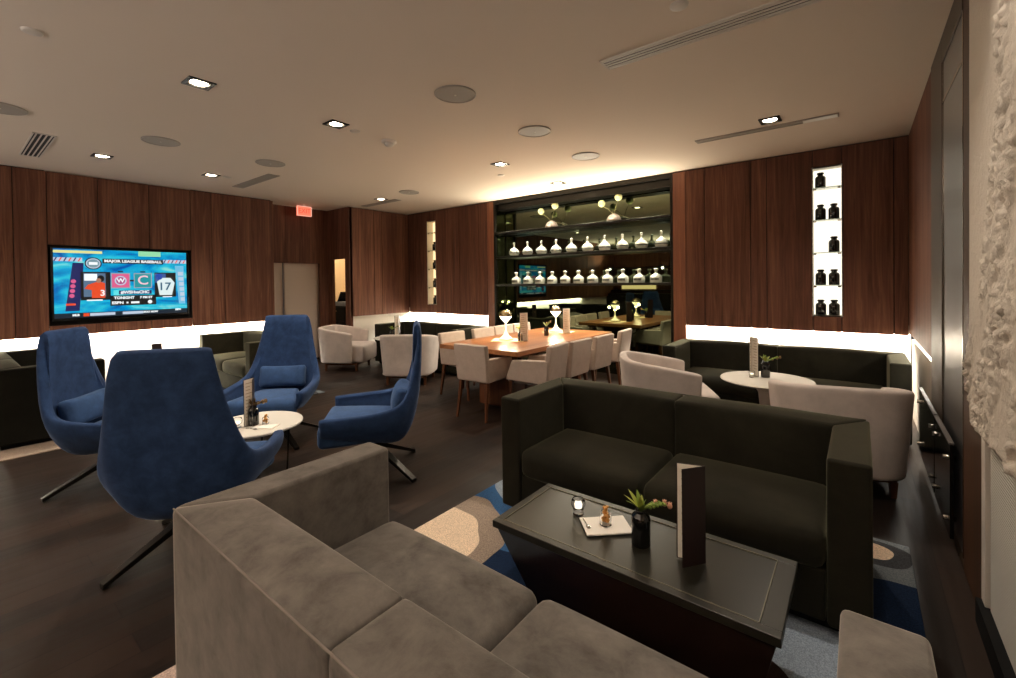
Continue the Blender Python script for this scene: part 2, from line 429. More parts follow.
# right wall: veneer, bronze portal with glass doors, timber reveal
bm = B()
box(bm, XR+.06, XR+.10, 4.3, YB+.06, 0, .95, mi=0); box(bm, XR+.09, XR+.12, 4.3, YB+.06, .95, C, mi=1)
wall_right = struct('wall_right', bm, [M['white_wall'], M['dark_gap']])
panels(wall_right, [(4.30, YB)], W+.03, C-.012, lambda a, b, z0, z1, bm: box(bm, XR, XR+T, a, b, z0, z1), .004)
bm = B(); box(bm, XR+.03, XR+.055, 4.31, YB+G, 0, .80); obj('dado_panel', bm, mat('dado_grey', (150, 138, 124), .7), wall_right)
bm = B()
box(bm, XR-.005, XR+.12, 3.79, 4.30, 0, C-.008); box(bm, XR-.005, XR+.12, 3.10, 3.79, 2.745, C-.008)
struct('trim_2', bm, M['bronze'], bevel=.004)
bm = B(); box(bm, XR, XR+.12, 2.68, 3.10, 0, C-.008); struct('trim_3', bm, M['bronze_wood'], bevel=.004)
bm = B(); box(bm, XR+.004, XR+.03, 3.10, 3.79, .06, 2.745); d2 = struct('door_2', bm, M['door_glass'])
bm = B(); box(bm, XR+.004, XR+.085, 3.10, 3.79, 0, .06); obj('threshold', bm, M['bronze'], d2)
bm = B(); box(bm, XR-.002, XR+.0039, 3.10, 3.115, .06, 2.745); box(bm, XR-.002, XR+.0039, 3.775, 3.79, .06, 2.745)
box(bm, XR-.002, XR+.0039, 3.115, 3.775, 2.50, 2.515); obj('edge_strip', bm, M['chrome'], d2)
# plaster relief slab
bm = B(); y0, y1, z0, z1 = -3.0, 2.69, .845, C-.005; ny, nzz = 340, 200; grid = []
for i in range(nzz+1):
    row = []
    for j in range(ny+1):
        tt = j/ny; y = y1-(y1-y0)*(tt**1.9); z = z0+(z1-z0)*i/nzz
        edge = 2.62-.34*max(0, (z-1.0))/1.0+.12*noise.noise(Vector((z*2.3, 1.7, 4)))
        k = max(0, min(1, (edge-y)/.10)); k = k*k*(3-2*k)
        if z < 1.3: k = max(k, min(1, (1.3-z)/.25))
        p = Vector((y*26+z*9, z*10-y*5.0, 0)); mk = max(0, min(1, .55+1.5*noise.noise(Vector((y*6+z*3, z*3.5, 11)))))
        n1 = 1-abs(noise.fractal(p, .9, 2.1, 5)); n2 = noise.fractal(Vector((y*40, z*34, 3)), .8, 2, 3)
        hgt = .024*k*mk*n1**4+.006*k*(.3+mk)*n2+.0015*noise.noise(Vector((y*5, z*3, 8)))
        row.append(bm.verts.new((XR-.035-hgt*(0 if j == 0 or i == 0 else 1), y, z)))
    grid.append(row)
for i in range(nzz):
    for j in range(ny): bm.faces.new((grid[i][j], grid[i][j+1], grid[i+1][j+1], grid[i+1][j]))
back = [bm.verts.new((XR+.02, y, z)) for y, z in ((y1, z0), (y0, z0), (y0, z1), (y1, z1))]
bm.faces.new([v for v in grid[0]]+[back[1], back[0]]); bm.faces.new([row[0] for row in grid]+[back[3], back[0]])
struct('wall_plaster', bm, M['plaster'], smooth=True)
bm = B(); box(bm, XR+.012, XR+.06, -3.0, 2.60, .1, .845); struct('wall_ribbed', bm, M['ribbed'])
bm = B(); box(bm, XR-.002, XR+.06, 2.615, 2.68, .1, .845); struct('trim_4', bm, M['off_white'], bevel=.003)
bm = B(); box(bm, XR-.02, XR+.06, -3.0, 2.68, 0, .1); struct('baseboard_right', bm, M['black'])
bm = B(); box(bm, XR+.12, XR+.17, -4.5, 6.3, 0, C); struct('wall_right_backing', bm, M['dark_gap'])
# rear of the room (behind the camera, seen in the mirror)
bm = B(); box(bm, -10.1, .9, -4.3, -4.2, 0, C); struct('wall_rear', bm, M['wall_wood'])
bm = B()
for z in (1.05, 1.5, 1.95): box(bm, -8.0, -2.5, -4.2, -3.85, z, z+.04)
box(bm, -8.0, -2.5, -4.2, -3.6, 0, .95); struct('trim_5', bm, M['black_bronze'])
bm = B(); box(bm, -7.6, -6.2, -4.19, -4.17, 1.12, 1.45); box(bm, -4.8, -3.4, -4.19, -4.17, 1.12, 1.45); struct('trim_6', bm, emit('bar_glow', (255, 220, 160), 1.6))

# ------------------------------------------------------------------ lights helpers
def area(name, loc, rot, sx, sy, power, col, parent=None, spread=PI):
    l = bpy.data.lights.new(name, 'AREA'); l.shape = 'RECTANGLE'; l.size = sx; l.size_y = sy; l.energy = power; l.color = col; l.spread = spread
    o = bpy.data.objects.new(name, l); o.location = loc; o.rotation_euler = rot; return link(o, parent)

def spot(name, loc, power, col, ang=105, blend=.7, rad=.04, parent=None, rot=(0, 0, 0)):
    l = bpy.data.lights.new(name, 'SPOT'); l.energy = power; l.color = col; l.spot_size = math.radians(ang); l.spot_blend = blend; l.shadow_soft_size = rad
    o = bpy.data.objects.new(name, l); o.location = loc; o.rotation_euler = rot; return link(o, parent)

def point(name, loc, power, col, rad=.04, parent=None):
    l = bpy.data.lights.new(name, 'POINT'); l.energy = power; l.color = col; l.shadow_soft_size = rad
    o = bpy.data.objects.new(name, l); o.location = loc; return link(o, parent)

DLK = .95; WARM = (1, .88, .74); LEDC = (1, .93, .82)
# LED coves: strips tucked behind the veneer's lower edge, shining down the white wall
LW = 1.0
area('cove_light', ((-7.45-5.34)/2, YB+.06, W+.02), (0, 0, 0), 2.1, .05, 60*LW, LEDC)
area('cove_light', ((-1.82+.38)/2, YB+.06, W+.02), (0, 0, 0), 2.18, .05, 60*LW, LEDC)
area('cove_light', (XT-.06, 1.0, W+.02), (0, 0, 0), .05, 5.1, 140*LW, LEDC)
area('cove_light', (XR+.04, 5.3, W+.045), (0, 0, 0), .025, 1.7, 6*LW, LEDC)

# ------------------------------------------------------------------ ceiling fixtures
DL = [((-3.741, 1.194), 'recessed downlight nearest the camera, on the left of the ceiling', 62), ((-3.755, 2.277), 'recessed downlight beside the ceiling smoke detector', 62),
      ((-6.632, 1.165), 'recessed downlight above the left part of the television', 62), ((-6.72, 2.261), 'recessed downlight near the grey grille by the television wall', 62),
      ((-3.495, 4.329), 'recessed downlight above the near half of the dining table', 48), ((-6.486, 4.757), 'recessed downlight next to the grille over the far left seating', 50),
      ((-.645, 4.768), 'recessed downlight beside the long slot on the right', 62), ((-3.517, 5.721), 'bright recessed downlight close to the mirrored bottle display', 60)]
first = None
for (x, y), lb, pw in DL:
    if first is None:
        t = thing('downlight', lb, 'ceiling light', (x, y, C), 0, 'recessed downlights')
        bm = B()
        for a in range(4):
            Mr = Matrix.Rotation(a*PI/2, 4, 'Z'); box(bm, -.085, .085, .058, .085, -.008, 0, Mr)
        obj('trim_frame', bm, M['black_bronze'], t)
        bm = B(); lathe(bm, [(0, -.004), (.05, -.004), (.056, 0)], 20); obj('lens', bm, M['down'], t)
        first = t
    else: t = dup(first, (x, y, C), 0, lb)
    spot('downlight_beam', (x, y, C-.02), pw*DLK, WARM, 118, .85, .045)
# unseen part of the room: downlights behind the camera
for x, y in ((-6.6, -1.4), (-3.7, -1.4), (-.9, -1.2)):
    spot('downlight_beam', (x, y, C-.02), 55*DLK, WARM, 118, .85, .045)

# unseen upward spots added behind the camera to fill the ceiling with light
for x in (-7.5, -5.5, -3.5, -1.5, .2): spot('ceiling_fill', (x, -2.9, 1.9), 125, (1, .92, .85), 150, .9, .04, None, (PI-.35, 0, 0))
spot('downlight_beam', (-.65, 2.27, C-.02), 55*DLK*.8, WARM, 118, .85, .045)
spot('downlight_beam', (-.65, 1.19, C-.02), 55*DLK*.12, WARM, 118, .85, .045)
for y in (1.9, .9): spot('wall_washer', (-.10, y, C-.02), 12, (1, .90, .78), 80, .9, .03, None, (0, -.42, 0))
for y, wh in ((2.27, 'far'), (1.19, 'near')): dup(first, (-.65, y, C), 0, 'recessed downlight over the %s side of the foreground low table' % wh)
sp0 = None
for (x, y, rr_), lb in (((-2.46, 2.507, .155), 'large round ceiling speaker, nearest to the camera'), ((-2.477, 3.608, .155), 'round ceiling speaker between two downlights over the room centre'),
                        ((-5.518, 1.42, .165), 'round ceiling speaker left of centre, above the blue chairs'), ((-5.543, 2.495, .165), 'round ceiling speaker beside the grey grille near the television wall'),
                        ((-2.515, 4.709, .16), 'round ceiling speaker above the dining chairs on the right'), ((-5.45, .34, .165), 'round ceiling speaker cut by the left edge of the photo'),
                        ((-5.66, 4.69, .165), 'farthest round ceiling speaker, over the pale club chairs')):
    if sp0 is None:
        t = thing('ceiling_speaker', lb, 'speaker', (x, y, C), 0, 'round ceiling speakers')
        bm = B(); lathe(bm, [(.16, 0), (.16, -.008), (.152, -.012), (.148, -.008)], 40); obj('rim', bm, M['grille'], t, smooth=True)
        bm = B(); lathe(bm, [(0, -.010), (.08, -.0095), (.149, -.007)], 40); obj('grille', bm, M['grille'], t, smooth=True)
        bm = B(); lathe(bm, [(0, -.016), (.008, -.014), (.01, -.009)], 12); obj('indicator', bm, M['off_white'], t)
        sp0 = t
    else: dup(sp0, (x, y, C), 0, lb)
sk = None
for (x, y), lb in (((-3.701, .362), 'small round sprinkler cover near the top left corner'), ((-.752, 2.467), 'small round sprinkler cover at the top of the photo'), ((-3.79, 2.495), 'small sprinkler cover between downlight and smoke detector'),
                   ((-6.687, 2.438), 'small sprinkler cover beside the downlight near the wall grille'), ((-3.843, 4.778), 'small sprinkler cover over the dining table')):
    if sk is None:
        t = thing('sprinkler', lb, 'sprinkler', (x, y, C), 0, 'ceiling sprinkler covers')
        bm = B(); lathe(bm, [(0, -.012), (.035, -.012), (.045, -.008), (.048, 0)], 20); obj('cover_plate', bm, M['off_white'], t, smooth=True)
        sk = t
    else: dup(sk, (x, y, C), 0, lb)
t = thing('smoke_detector', 'white smoke detector on a round base fixed to the ceiling', 'smoke detector', (-3.79, 2.89, C))
bm = B(); lathe(bm, [(.075, 0), (.075, -.02), (.06, -.028), (0, -.028)], 24); obj('base', bm, M['off_white'], t, smooth=True)
bm = B(); lathe(bm, [(.045, -.028), (.045, -.045), (.03, -.058), (0, -.06)], 20); obj('sensor_head', bm, M['off_white'], t, smooth=True)

def slot_vent(name, label, x0, x1, y0, y1, nslots, frame, slat, along='x', fill=.64):
    t = thing(name, label, 'air vent', ((x0+x1)/2, (y0+y1)/2, C))
    hx, hy = (x1-x0)/2, (y1-y0)/2
    bm = B(); e = .012
    box(bm, -hx, hx, -hy, -hy+e, -.008, 0); box(bm, -hx, hx, hy-e, hy, -.008, 0); box(bm, -hx, -hx+e, -hy, hy, -.008, 0); box(bm, hx-e, hx, -hy, hy, -.008, 0)
    obj('frame', bm, frame, t)
    bm = B(); box(bm, -hx+e, hx-e, -hy+e, hy-e, -.002, 0); obj('backing', bm, M['slot'], t)
    for k in range(nslots):
        bm = B()
        if along == 'x':
            p = (2*hy-2*e)/nslots; a = -hy+e+p*(k+(1-fill)/2); box(bm, -hx+e, hx-e, a, a+p*fill, -.007, -.002)
        else:
            p = (2*hx-2*e)/nslots; a = -hx+e+p*(k+(1-fill)/2); box(bm, a, a+p*fill, -hy+e, hy-e, -.007, -.002)
        obj('slat', bm, slat, t)
    return t
slot_vent('slot_diffuser', 'long pale slotted air diffuser at the upper right of the ceiling', -1.36, .25, 2.75, 2.90, 4, M['off_white'], M['off_white'], fill=.5)
t = slot_vent('slot_diffuser', 'long narrow slot with a bright end beside the right downlight', -1.36, -.14, 4.95, 5.06, 1, M['grille'], M['grille'])
bm = B(); box(bm, .34, .60, -.04, .04, -.012, -.003); obj('end_cap', bm, mat('bright_cap', (225, 222, 210), .35), t)
slot_vent('air_grille', 'dark slotted grille near the left edge of the ceiling', -7.2, -6.08, .58, .745, 4, M['off_white'], M['off_white'], 'x', .3)
slot_vent('air_grille', 'grey ceiling grille above the wall right of the television', -7.25, -6.09, 2.71, 2.86, 9, M['grille'], M['grille'])
slot_vent('air_grille', 'grey ceiling grille beside the downlight in the far left corner', -7.33, -6.30, 4.92, 5.05, 9, M['grille'], M['grille'])

# exit sign
t = thing('exit_sign', 'red lit exit sign hanging from the ceiling near the passage', 'exit sign', (-8.0, 4.18, C))
bm = B(); box(bm, -.02, .02, -.135, .135, -.205, -.025); obj('housing', bm, emit('exit_red', (255, 128, 96), .55), t, .006)
bm = B(); box(bm, .019, .023, -.135, .135, -.205, -.195); box(bm, .019, .023, -.135, .135, -.035, -.025); box(bm, .019, .023, -.135, -.125, -.195, -.035); box(bm, .019, .023, .125, .135, -.195, -.035)
obj('face_frame', bm, emit('exit_frame', (255, 196, 176), .5), t)
bm = B(); box(bm, -.015, .015, -.03, .03, -.026, 0); obj('bracket', bm, M['off_white'], t)
FACE_X = Matrix(((0, 0, 1, 0), (1, 0, 0, 0), (0, 1, 0, 0), (0, 0, 0, 1)))
text('EXIT', emit('exit_letters', (240, 60, 36), .5), .125, Matrix.Translation((.0215, 0, -.115)) @ FACE_X, t, sx=.9)

# ------------------------------------------------------------------ television
t = thing('television', 'wide wall television showing a blue baseball broadcast', 'television', (XT, 1.615, 1.5))
hw, z0, z1 = .705, -.435, .452   # screen window
bm = B()
box(bm, -.075, -.012, -.73, .73, z0-.03, z1+.02); obj('cabinet', bm, M['gloss_black'], t, .004)
bm = B()
for (a, b_, c_, d_) in ((-.73, .73, z0-.03, z0), (-.73, .73, z1, z1+.02), (-.73, -hw, z0, z1), (hw, .73, z0, z1)): box(bm, -.02, -.004, a, b_, c_, d_)
obj('bezel', bm, M['gloss_black'], t, .002)
# screen with its own picture
m = mat('screen_picture', (0, 0, 0), .2); N, L, b = nodes(m)
tc = N.new('ShaderNodeTexCoord'); mp = N.new('ShaderNodeMapping'); mp.inputs['Scale'].default_value = (1, 1.1, 2.6); L.new(tc.outputs['Object'], mp.inputs['Vector'])
f = nz(N, L, mp.outputs[0], 2.4, 3, .8); rr = ramp(N, [(.3, lin(0, 84, 168)), (.46, lin(0, 150, 205)), (.6, lin(40, 190, 215)), (.76, lin(150, 228, 214))]); L.new(f, rr.inputs['Fac'])
L.new(rr.outputs['Color'], b.inputs['Emission Color']); b.inputs['Emission Strength'].default_value = .52
bm = B(); box(bm, -.014, -.010, -hw, hw, z0, z1); scr = obj('screen', bm, m, t)
def flat(poly, mm, lay=1, name='graphic'):
    bm = B(); vs = [bm.verts.new((-.010+.0007*lay, p[0], p[1])) for p in poly]
    f = bm.faces.new(vs)
    if f.normal.x < 0: f.normal_flip()
    me = bpy.data.meshes.new(name); f.normal_update()
    if f.normal.x < 0: f.normal_flip()
    bm.to_mesh(me); bm.free(); me.materials.append(mm); return link(bpy.data.objects.new(name, me), scr)
# picture coordinates: s 0..1 left to right, v 0..1 top to bottom of the screen
SY = lambda s: -hw+2*hw*s
SZ = lambda v: z1-(z1-z0)*v
R4 = lambda s0, s1, v0, v1: [(SY(s0), SZ(v0)), (SY(s1), SZ(v0)), (SY(s1), SZ(v1)), (SY(s0), SZ(v1))]
E_ = lambda n, c, s=.5: emit('screen_'+n, c, min(s, .55))
eBlack, eNavy, eWhite, ePink, eTeal, eRed, eSkin, eGrey = E_('black', (4, 8, 14)), E_('navy', (18, 30, 92)), E_('white', (240, 246, 248), 1.0), E_('pink', (222, 92, 140)), E_('teal', (20, 150, 160)), E_('red', (232, 74, 32)), E_('skin', (170, 120, 96)), E_('grey', (150, 160, 172))
eBlue, eCy, ePale = E_('blue', (20, 70, 170)), E_('cyan', (90, 225, 230)), E_('pale', (190, 205, 225))
flat(R4(0, .33, .02, .06), E_('glow', (225, 226, 150)), 1); flat(R4(.6, .78, .0, .08), E_('glow2', (150, 220, 170)), 1)
flat(R4(.33, .8, .13, .20), eBlack, 2, 'title_bar')
def stxt(body, s, v, hgt, mm, lay=4, sx=1, name='caption'):
    return text(body, mm, hgt*(z1-z0)*1.35, Matrix.Translation((-.010+.0007*lay, SY(s), SZ(v))) @ FACE_X, scr, name, sx=sx, extrude=0, bold=.0022)
stxt('MAJOR LEAGUE BASEBALL', .565, .165, .040, eWhite, sx=1.12, name='lettering')
zig = []
for k in range(13): zig.append((SY(k/12*.2), SZ(.13+.045*(k % 2))))
for (a, b_) in ((0, .19), (.80, 1.0)):
    flat(R4(a, b_, .125, .18), ePale, 1)
    for k in range(6):
        s = a+(b_-a)*k/6; flat([(SY(s), SZ(.18)), (SY(s+.016), SZ(.125)), (SY(s+.026), SZ(.125)), (SY(s+.01), SZ(.18))], eRed if k % 2 else eNavy, 2)
disc = lambda s, v, rs, rv, n=24: [(SY(s+rs*math.cos(2*PI*i/n)), SZ(v+rv*math.sin(2*PI*i/n))) for i in range(n)]
flat(disc(.265, .205, .06, .09), eBlack, 3, 'emblem'); flat(disc(.265, .205, .051, .076), ePale, 4); flat(disc(.265, .205, .043, .062), E_('emblem_grey', (120, 150, 160)), 5); flat(R4(.235, .295, .185, .225), eWhite, 6)
flat([(SY(.125), SZ(.2)), (SY(.2), SZ(.2)), (SY(.165), SZ(.9)), (SY(.07), SZ(.9))], eNavy, 2, 'side_banner')
for k in range(4): flat(disc(.128-.004*k, .47+.07*k, .018, .03, 10), ePink, 3)
flat(R4(.075, .14, .79, .82), eRed, 3)
flat([(SY(.90), SZ(.22)), (SY(.975), SZ(.22)), (SY(.985), SZ(.85)), (SY(.93), SZ(.85))], E_('strip', (110, 190, 225)), 2, 'side_banner')
for k in range(6): flat(R4(.925+.004*k, .97+.002*k, .32+.085*k, .38+.085*k), ePale, 3)
# photo tiles
flat(R4(.175, .385, .33, .75), eBlack, 3, 'photo_tile'); flat(R4(.195, .35, .35, .7), E_('crowd', (84, 112, 140)), 4); flat(R4(.2, .29, .36, .46), eWhite, 5)
flat([(SY(.225), SZ(.52)), (SY(.30), SZ(.47)), (SY(.345), SZ(.5)), (SY(.345), SZ(.72)), (SY(.25), SZ(.72)), (SY(.25), SZ(.6)), (SY(.2), SZ(.58))], eRed, 6); flat(disc(.315, .43, .026, .05), eBlack, 6); flat(disc(.30, .46, .018, .035), eSkin, 7)
stxt('3', .327, .65, .09, eWhite, 8)
flat(R4(.725, .905, .335, .73), eBlack, 3, 'photo_tile'); flat(R4(.73, .82, .35, .5), E_('crowd2', (60, 90, 150)), 4)
flat([(SY(.745), SZ(.48)), (SY(.79), SZ(.42)), (SY(.86), SZ(.42)), (SY(.895), SZ(.5)), (SY(.87), SZ(.7)), (SY(.765), SZ(.7))], E_('jersey', (225, 240, 240)), 5)
flat(disc(.765, .40, .028, .05), eBlue, 6); stxt('17', .808, .565, .13, E_('number', (30, 90, 120)), 7)
# team tiles
for s, c in ((.46, ePink), (.632, eTeal)):
    flat(R4(s-.072, s+.072, .345, .58), eGrey, 3, 'team_tile'); flat(R4(s-.064, s+.064, .36, .565), c, 4)
    flat(R4(s-.02, s+.02, .315, .335), eBlack, 4)
flat(disc(.46, .462, .045, .072), ePale, 5); flat(disc(.46, .462, .034, .055), E_('pink2', (176, 70, 130)), 6); stxt('W', .46, .462, .065, eWhite, 7)
stxt('C', .632, .462, .15, E_('cletter', (240, 190, 200), 1), 5)
flat(R4(.53, .56, .45, .475), eBlack, 4)
flat(R4(.405, .70, .615, .675), eNavy, 3); flat(R4(.405, .445, .61, .68), eCy, 4); stxt('#WSHvsCHC', .57, .645, .045, eWhite, 5)
flat(R4(.38, .735, .69, .845), eBlack, 3, 'time_panel'); stxt('TONIGHT', .485, .728, .040, eWhite, 5); stxt('7 PM ET', .655, .728, .034, eWhite, 5)
stxt('ESPN', .435, .803, .040, eWhite, 5, 1.15); flat(R4(.50, .515, .79, .815), eWhite, 5); flat(R4(.535, .60, .788, .818), eWhite, 5); flat(disc(.685, .80, .018, .03, 12), eWhite, 5)
flat(R4(.215, .325, .742, .76), eWhite, 6); flat(R4(.79, .87, .72, .735), eWhite, 6)
# ticker
flat(R4(0, 1, .93, 1.0), E_('ticker', (6, 30, 46)), 2, 'ticker'); flat(R4(.19, .23, .94, .985), eRed, 3); flat(R4(.235, .415, .942, .982), ePale, 3); flat(R4(.47, .63, .942, .982), ePale, 3)
stxt('MLB', .14, .962, .03, eWhite, 4); stxt('STAT NOW', .69, .962, .026, eWhite, 4); stxt('ESPN', .92, .945, .026, eWhite, 4)

# ------------------------------------------------------------------ mirrored bottle display
t = thing('bottle_display', 'built-in black metal display with mirrored back and lit bottle shelves', 'display shelf', ((UX0+UX1)/2, YB, 0))
hx = (UX1-UX0)/2; DM = .315
bm = B(); e = .035
box(bm, -hx, -hx+e, -.005, .05, 0, C-.01); box(bm, hx-e, hx, -.005, .05, 0, C-.01); box(bm, -hx+e, hx-e, -.005, .05, 2.845, C-.01)
obj('frame', bm, M['black_bronze'], t, .003)
bm = B(); box(bm, -hx+e, hx-e, .06, .28, 2.74, 2.845); obj('light_rail', bm, M['black_bronze'], t, .003)
bm = B(); box(bm, -hx, hx, DM, DM+.01, 0, C-.01); obj('mirror_back', bm, M['mirror'], t)
for sx in (-1, 1):
    bm = B(); box(bm, sx*hx-.012, sx*hx+.012, .05, DM, 0, C-.01); obj('side_panel', bm, M['black_bronze'], t)
    bm = B(); box(bm, sx*(hx-.016)-.004, sx*(hx-.016)+.004, .07, DM-.02, .75, 2.8); obj('side_mirror', bm, M['mirror'], t)
SHZ = (2.345, 1.915, 1.42)
for z in SHZ:
    bm = B(); box(bm, -hx+e, hx-e, .0, DM-.005, z-.035, z); obj('shelf', bm, M['black_bronze'], t, .003)
bm = B(); box(bm, -hx+e, hx-e, -.002, .0, SHZ[0]-.012, SHZ[0]-.006)
cx = (UX0+UX1)/2
for z, p in ((SHZ[0]-.037, 16), (SHZ[1]-.037, 15)):
    area('shelf_light', (cx, YB+.05, z), (math.radians(-18), 0, 0), 3.0, .02, p, (1, .95, .80), None, 2.0)
area('shelf_light', (cx, YB+.03, 2.735), (math.radians(-10), 0, 0), 3.0, .02, 4.5, (1, .95, .78), None, 2.0)
area('ceiling_glow_fill', (cx, YB+.015, SHZ[0]+.012), (math.radians(180+48), 0, 0), 3.0, .02, 30, (1, .90, .70))  # strip added on the top shelf to brighten the ceiling before the display
bm.free()
# round decanters on the upper shelf, squarer flasks on the lower one
def decanter_round(label):
    t = thing('decanter', label, 'bottle', (0, 0, 0), 0, 'round decanters on the upper display shelf')
    bm = B(); lathe(bm, [(0, 0), (.062, 0), (.078, .012), (.093, .045), (.09, .075), (.07, .108), (.04, .13), (.02, .145), (.016, .16), (.016, .19), (.02, .194), (.02, .2), (0, .2)], 24)
    obj('body', bm, M['bottle'], t, smooth=True)
    bm = B(); ball(bm, (0, 0, .218), .021, seg=14); obj('stopper', bm, M['bottle'], t, smooth=True)
    bm = B(); lathe(bm, [(.0938, .043), (.0945, .05), (.0935, .058)], 32, sx=1, sy=1); obj('label_band', bm, M['label'], t)
    return t
def decanter_square(label):
    t = thing('flask', label, 'bottle', (0, 0, 0), 0, 'square-shouldered flasks on the lower display shelf')
    bm = B(); lathe(bm, [(0, 0), (.078, 0), (.083, .008), (.083, .075), (.076, .095), (.045, .118), (.022, .132), (.019, .16), (.024, .165), (.024, .172), (0, .172)], 24)
    obj('body', bm, M['bottle'], t, smooth=True)
    bm = B(); lathe(bm, [(.0, .172), (.02, .172), (.032, .184), (.03, .2), (.014, .208), (0, .209)], 16); obj('stopper', bm, M['bottle'], t, smooth=True)
    bm = B()
    for k in range(7):
        a = -PI/2+(k-3)*.22; box(bm, -.007, .007, -.0004, .0008, -.016, .016, Matrix.Translation((.0838*math.cos(a), .0838*math.sin(a), .05)) @ Matrix.Rotation(a+PI/2, 4, 'Z'))
    obj('label_band', bm, M['label'], t)
    return t
ORD = ['first', 'second', 'third', 'fourth', 'fifth', 'sixth', 'seventh', 'eighth', 'ninth', 'tenth', 'eleventh']
d0 = None
for i in range(10):
    x = -4.79+(-2.19+4.79)*i/9; lb = f'round clear decanter, {ORD[i]} from the left on the upper display shelf'
    if d0 is None: d0 = decanter_round(lb); d0.location = (x, YB+.11, SHZ[1])
    else: dup(d0, (x, YB+.11, SHZ[1]), 0, lb)
d0 = None
for i in range(11):
    x = -4.75+(-2.27+4.75)*i/10; lb = f'clear square-shouldered flask, {ORD[i]} from the left on the lower display shelf'
    if d0 is None: d0 = decanter_square(lb); d0.location = (x, YB+.11, SHZ[2])
    else: dup(d0, (x, YB+.11, SHZ[2]), 0, lb)
for x, lb, lb2 in ((-4.02, 'left of two dome-shaped vases on the top display shelf', 'two pale ball flowers in the left dome vase'), (-2.91, 'right of two dome-shaped vases on the top display shelf', 'two pale ball flowers in the right dome vase')):
    t = tag(obj('dome_vase', lathe(B(), [(0, 0), (.105, 0), (.108, .006), (.103, .045), (.08, .085), (.05, .105), (.028, .112), (.024, .118), (.02, .112), (0, .10)], 28), M['vase'], None, smooth=True), lb, 'vase', 'dome vases on the display')
    t.location = (x, YB+.13, SHZ[0])
    f = thing('ball_flowers', lb2, 'flowers', (x, YB+.13, SHZ[0]+.10), 0, 'ball flowers on the display')
    for (dx, dz, r_) in ((-.19, .19, .055), (.085, .255, .058)):
        bm = B(); tube(bm, [(0, 0, 0), (dx*.45, -.01, dz*.5), (dx, -.02, dz-.03)], .004, 6); obj('stem', bm, M['stem'], f)
        bm = B(); ball(bm, (dx, -.02, dz), r_, seg=18); obj('flower_head', bm, M['ball'], f, smooth=True)
    bm = B(); tube(bm, [(0, 0, 0), (.12, .02, -.02), (.24, .02, -.075)], .003, 6); obj('stem', bm, M['stem'], f)

# ------------------------------------------------------------------ lit wall niches with dark jars
def niche(name, label, x0, x1, glow, shelves):
    t = thing(name, label, 'wall niche', ((x0+x1)/2, YB, 0)); hx = (x1-x0)/2
    bm = B(); box(bm, -hx, hx, .16, .165, NZ0, NZ1); obj('light_panel', bm, glow, t)
    bm = B(); th = .012
    box(bm, -hx-th, -hx, .0, .165, NZ0-th, NZ1+th); box(bm, hx, hx+th, .0, .165, NZ0-th, NZ1+th); box(bm, -hx, hx, .0, .165, NZ0-th, NZ0); box(bm, -hx, hx, .0, .165, NZ1, NZ1+th)
    obj('lining', bm, M['white_wall'], t)
    for z in shelves:
        bm = B(); box(bm, -hx+.001, hx-.001, .004, .158, z-.01, z); sh = obj('shelf', bm, M['shelf_glass'], t)
        for sx in (-1, 1):
            bm = B(); box(bm, sx*hx-sx*.02-.014, sx*hx-sx*.02+.014, .012, .03, z-.028, z-.0105); obj('bracket', bm, M['chrome'], sh)
    return t
SHN = (2.48, 2.115, 1.745, 1.375)
niche('wall_niche', 'tall lit niche with dark jars in the right wood wall', NR0, NR1, M['niche_glow'], SHN)
niche('wall_niche', 'narrow warm lit niche with dark bottles in the far left wall', NL0, NL1, M['niche_warm'], SHN)
j0 = None
rows = [(SHN[0], (-1,), 'on the top shelf'), (SHN[1], (-1, 1), 'on the second shelf'), (SHN[2], (1,), 'on the middle shelf'), (SHN[3], (-1, 1), 'on the fourth shelf'), (NZ0, (-1, 1), 'on the floor')]
def jar():
    t = thing('apothecary_jar', '', 'jar', (0, 0, 0))
    bm = B(); lathe(bm, [(0, 0), (.048, 0), (.052, .006), (.052, .115), (.045, .132), (.028, .14), (.027, .152), (.033, .156), (.033, .162), (0, .162)], 24); obj('body', bm, M['jar'], t, smooth=True)
    bm = B(); lathe(bm, [(.0, .162), (.036, .162), (.036, .172), (.028, .178), (0, .178)], 20); obj('lid', bm, M['jar'], t, smooth=True)
    return t
for z, xs, wh in rows:
    for s in xs:
        side = '' if len(xs) == 1 else ('left ' if s < 0 else 'right ')
        lb = ('lone dark jar ' if len(xs) == 1 else side+'dark jar of two ')+wh+' of the right wall niche'
        p = ((NR0+NR1)/2+s*.062-.0, YB+.075, z)
        if j0 is None: j0 = jar(); j0.location = p; tag(j0, lb, 'jar', 'dark jars in the right wall niche')
        else: dup(j0, p, 0, lb)
for z, wh in zip((SHN[1], SHN[2], SHN[3], NZ0), ('second shelf', 'third shelf', 'fourth shelf', 'floor')):
    dup(j0, (-6.795, YB+.085, z), 0, 'dark jar on the %s of the narrow left niche' % wh, 'dark jars in the narrow left niche')

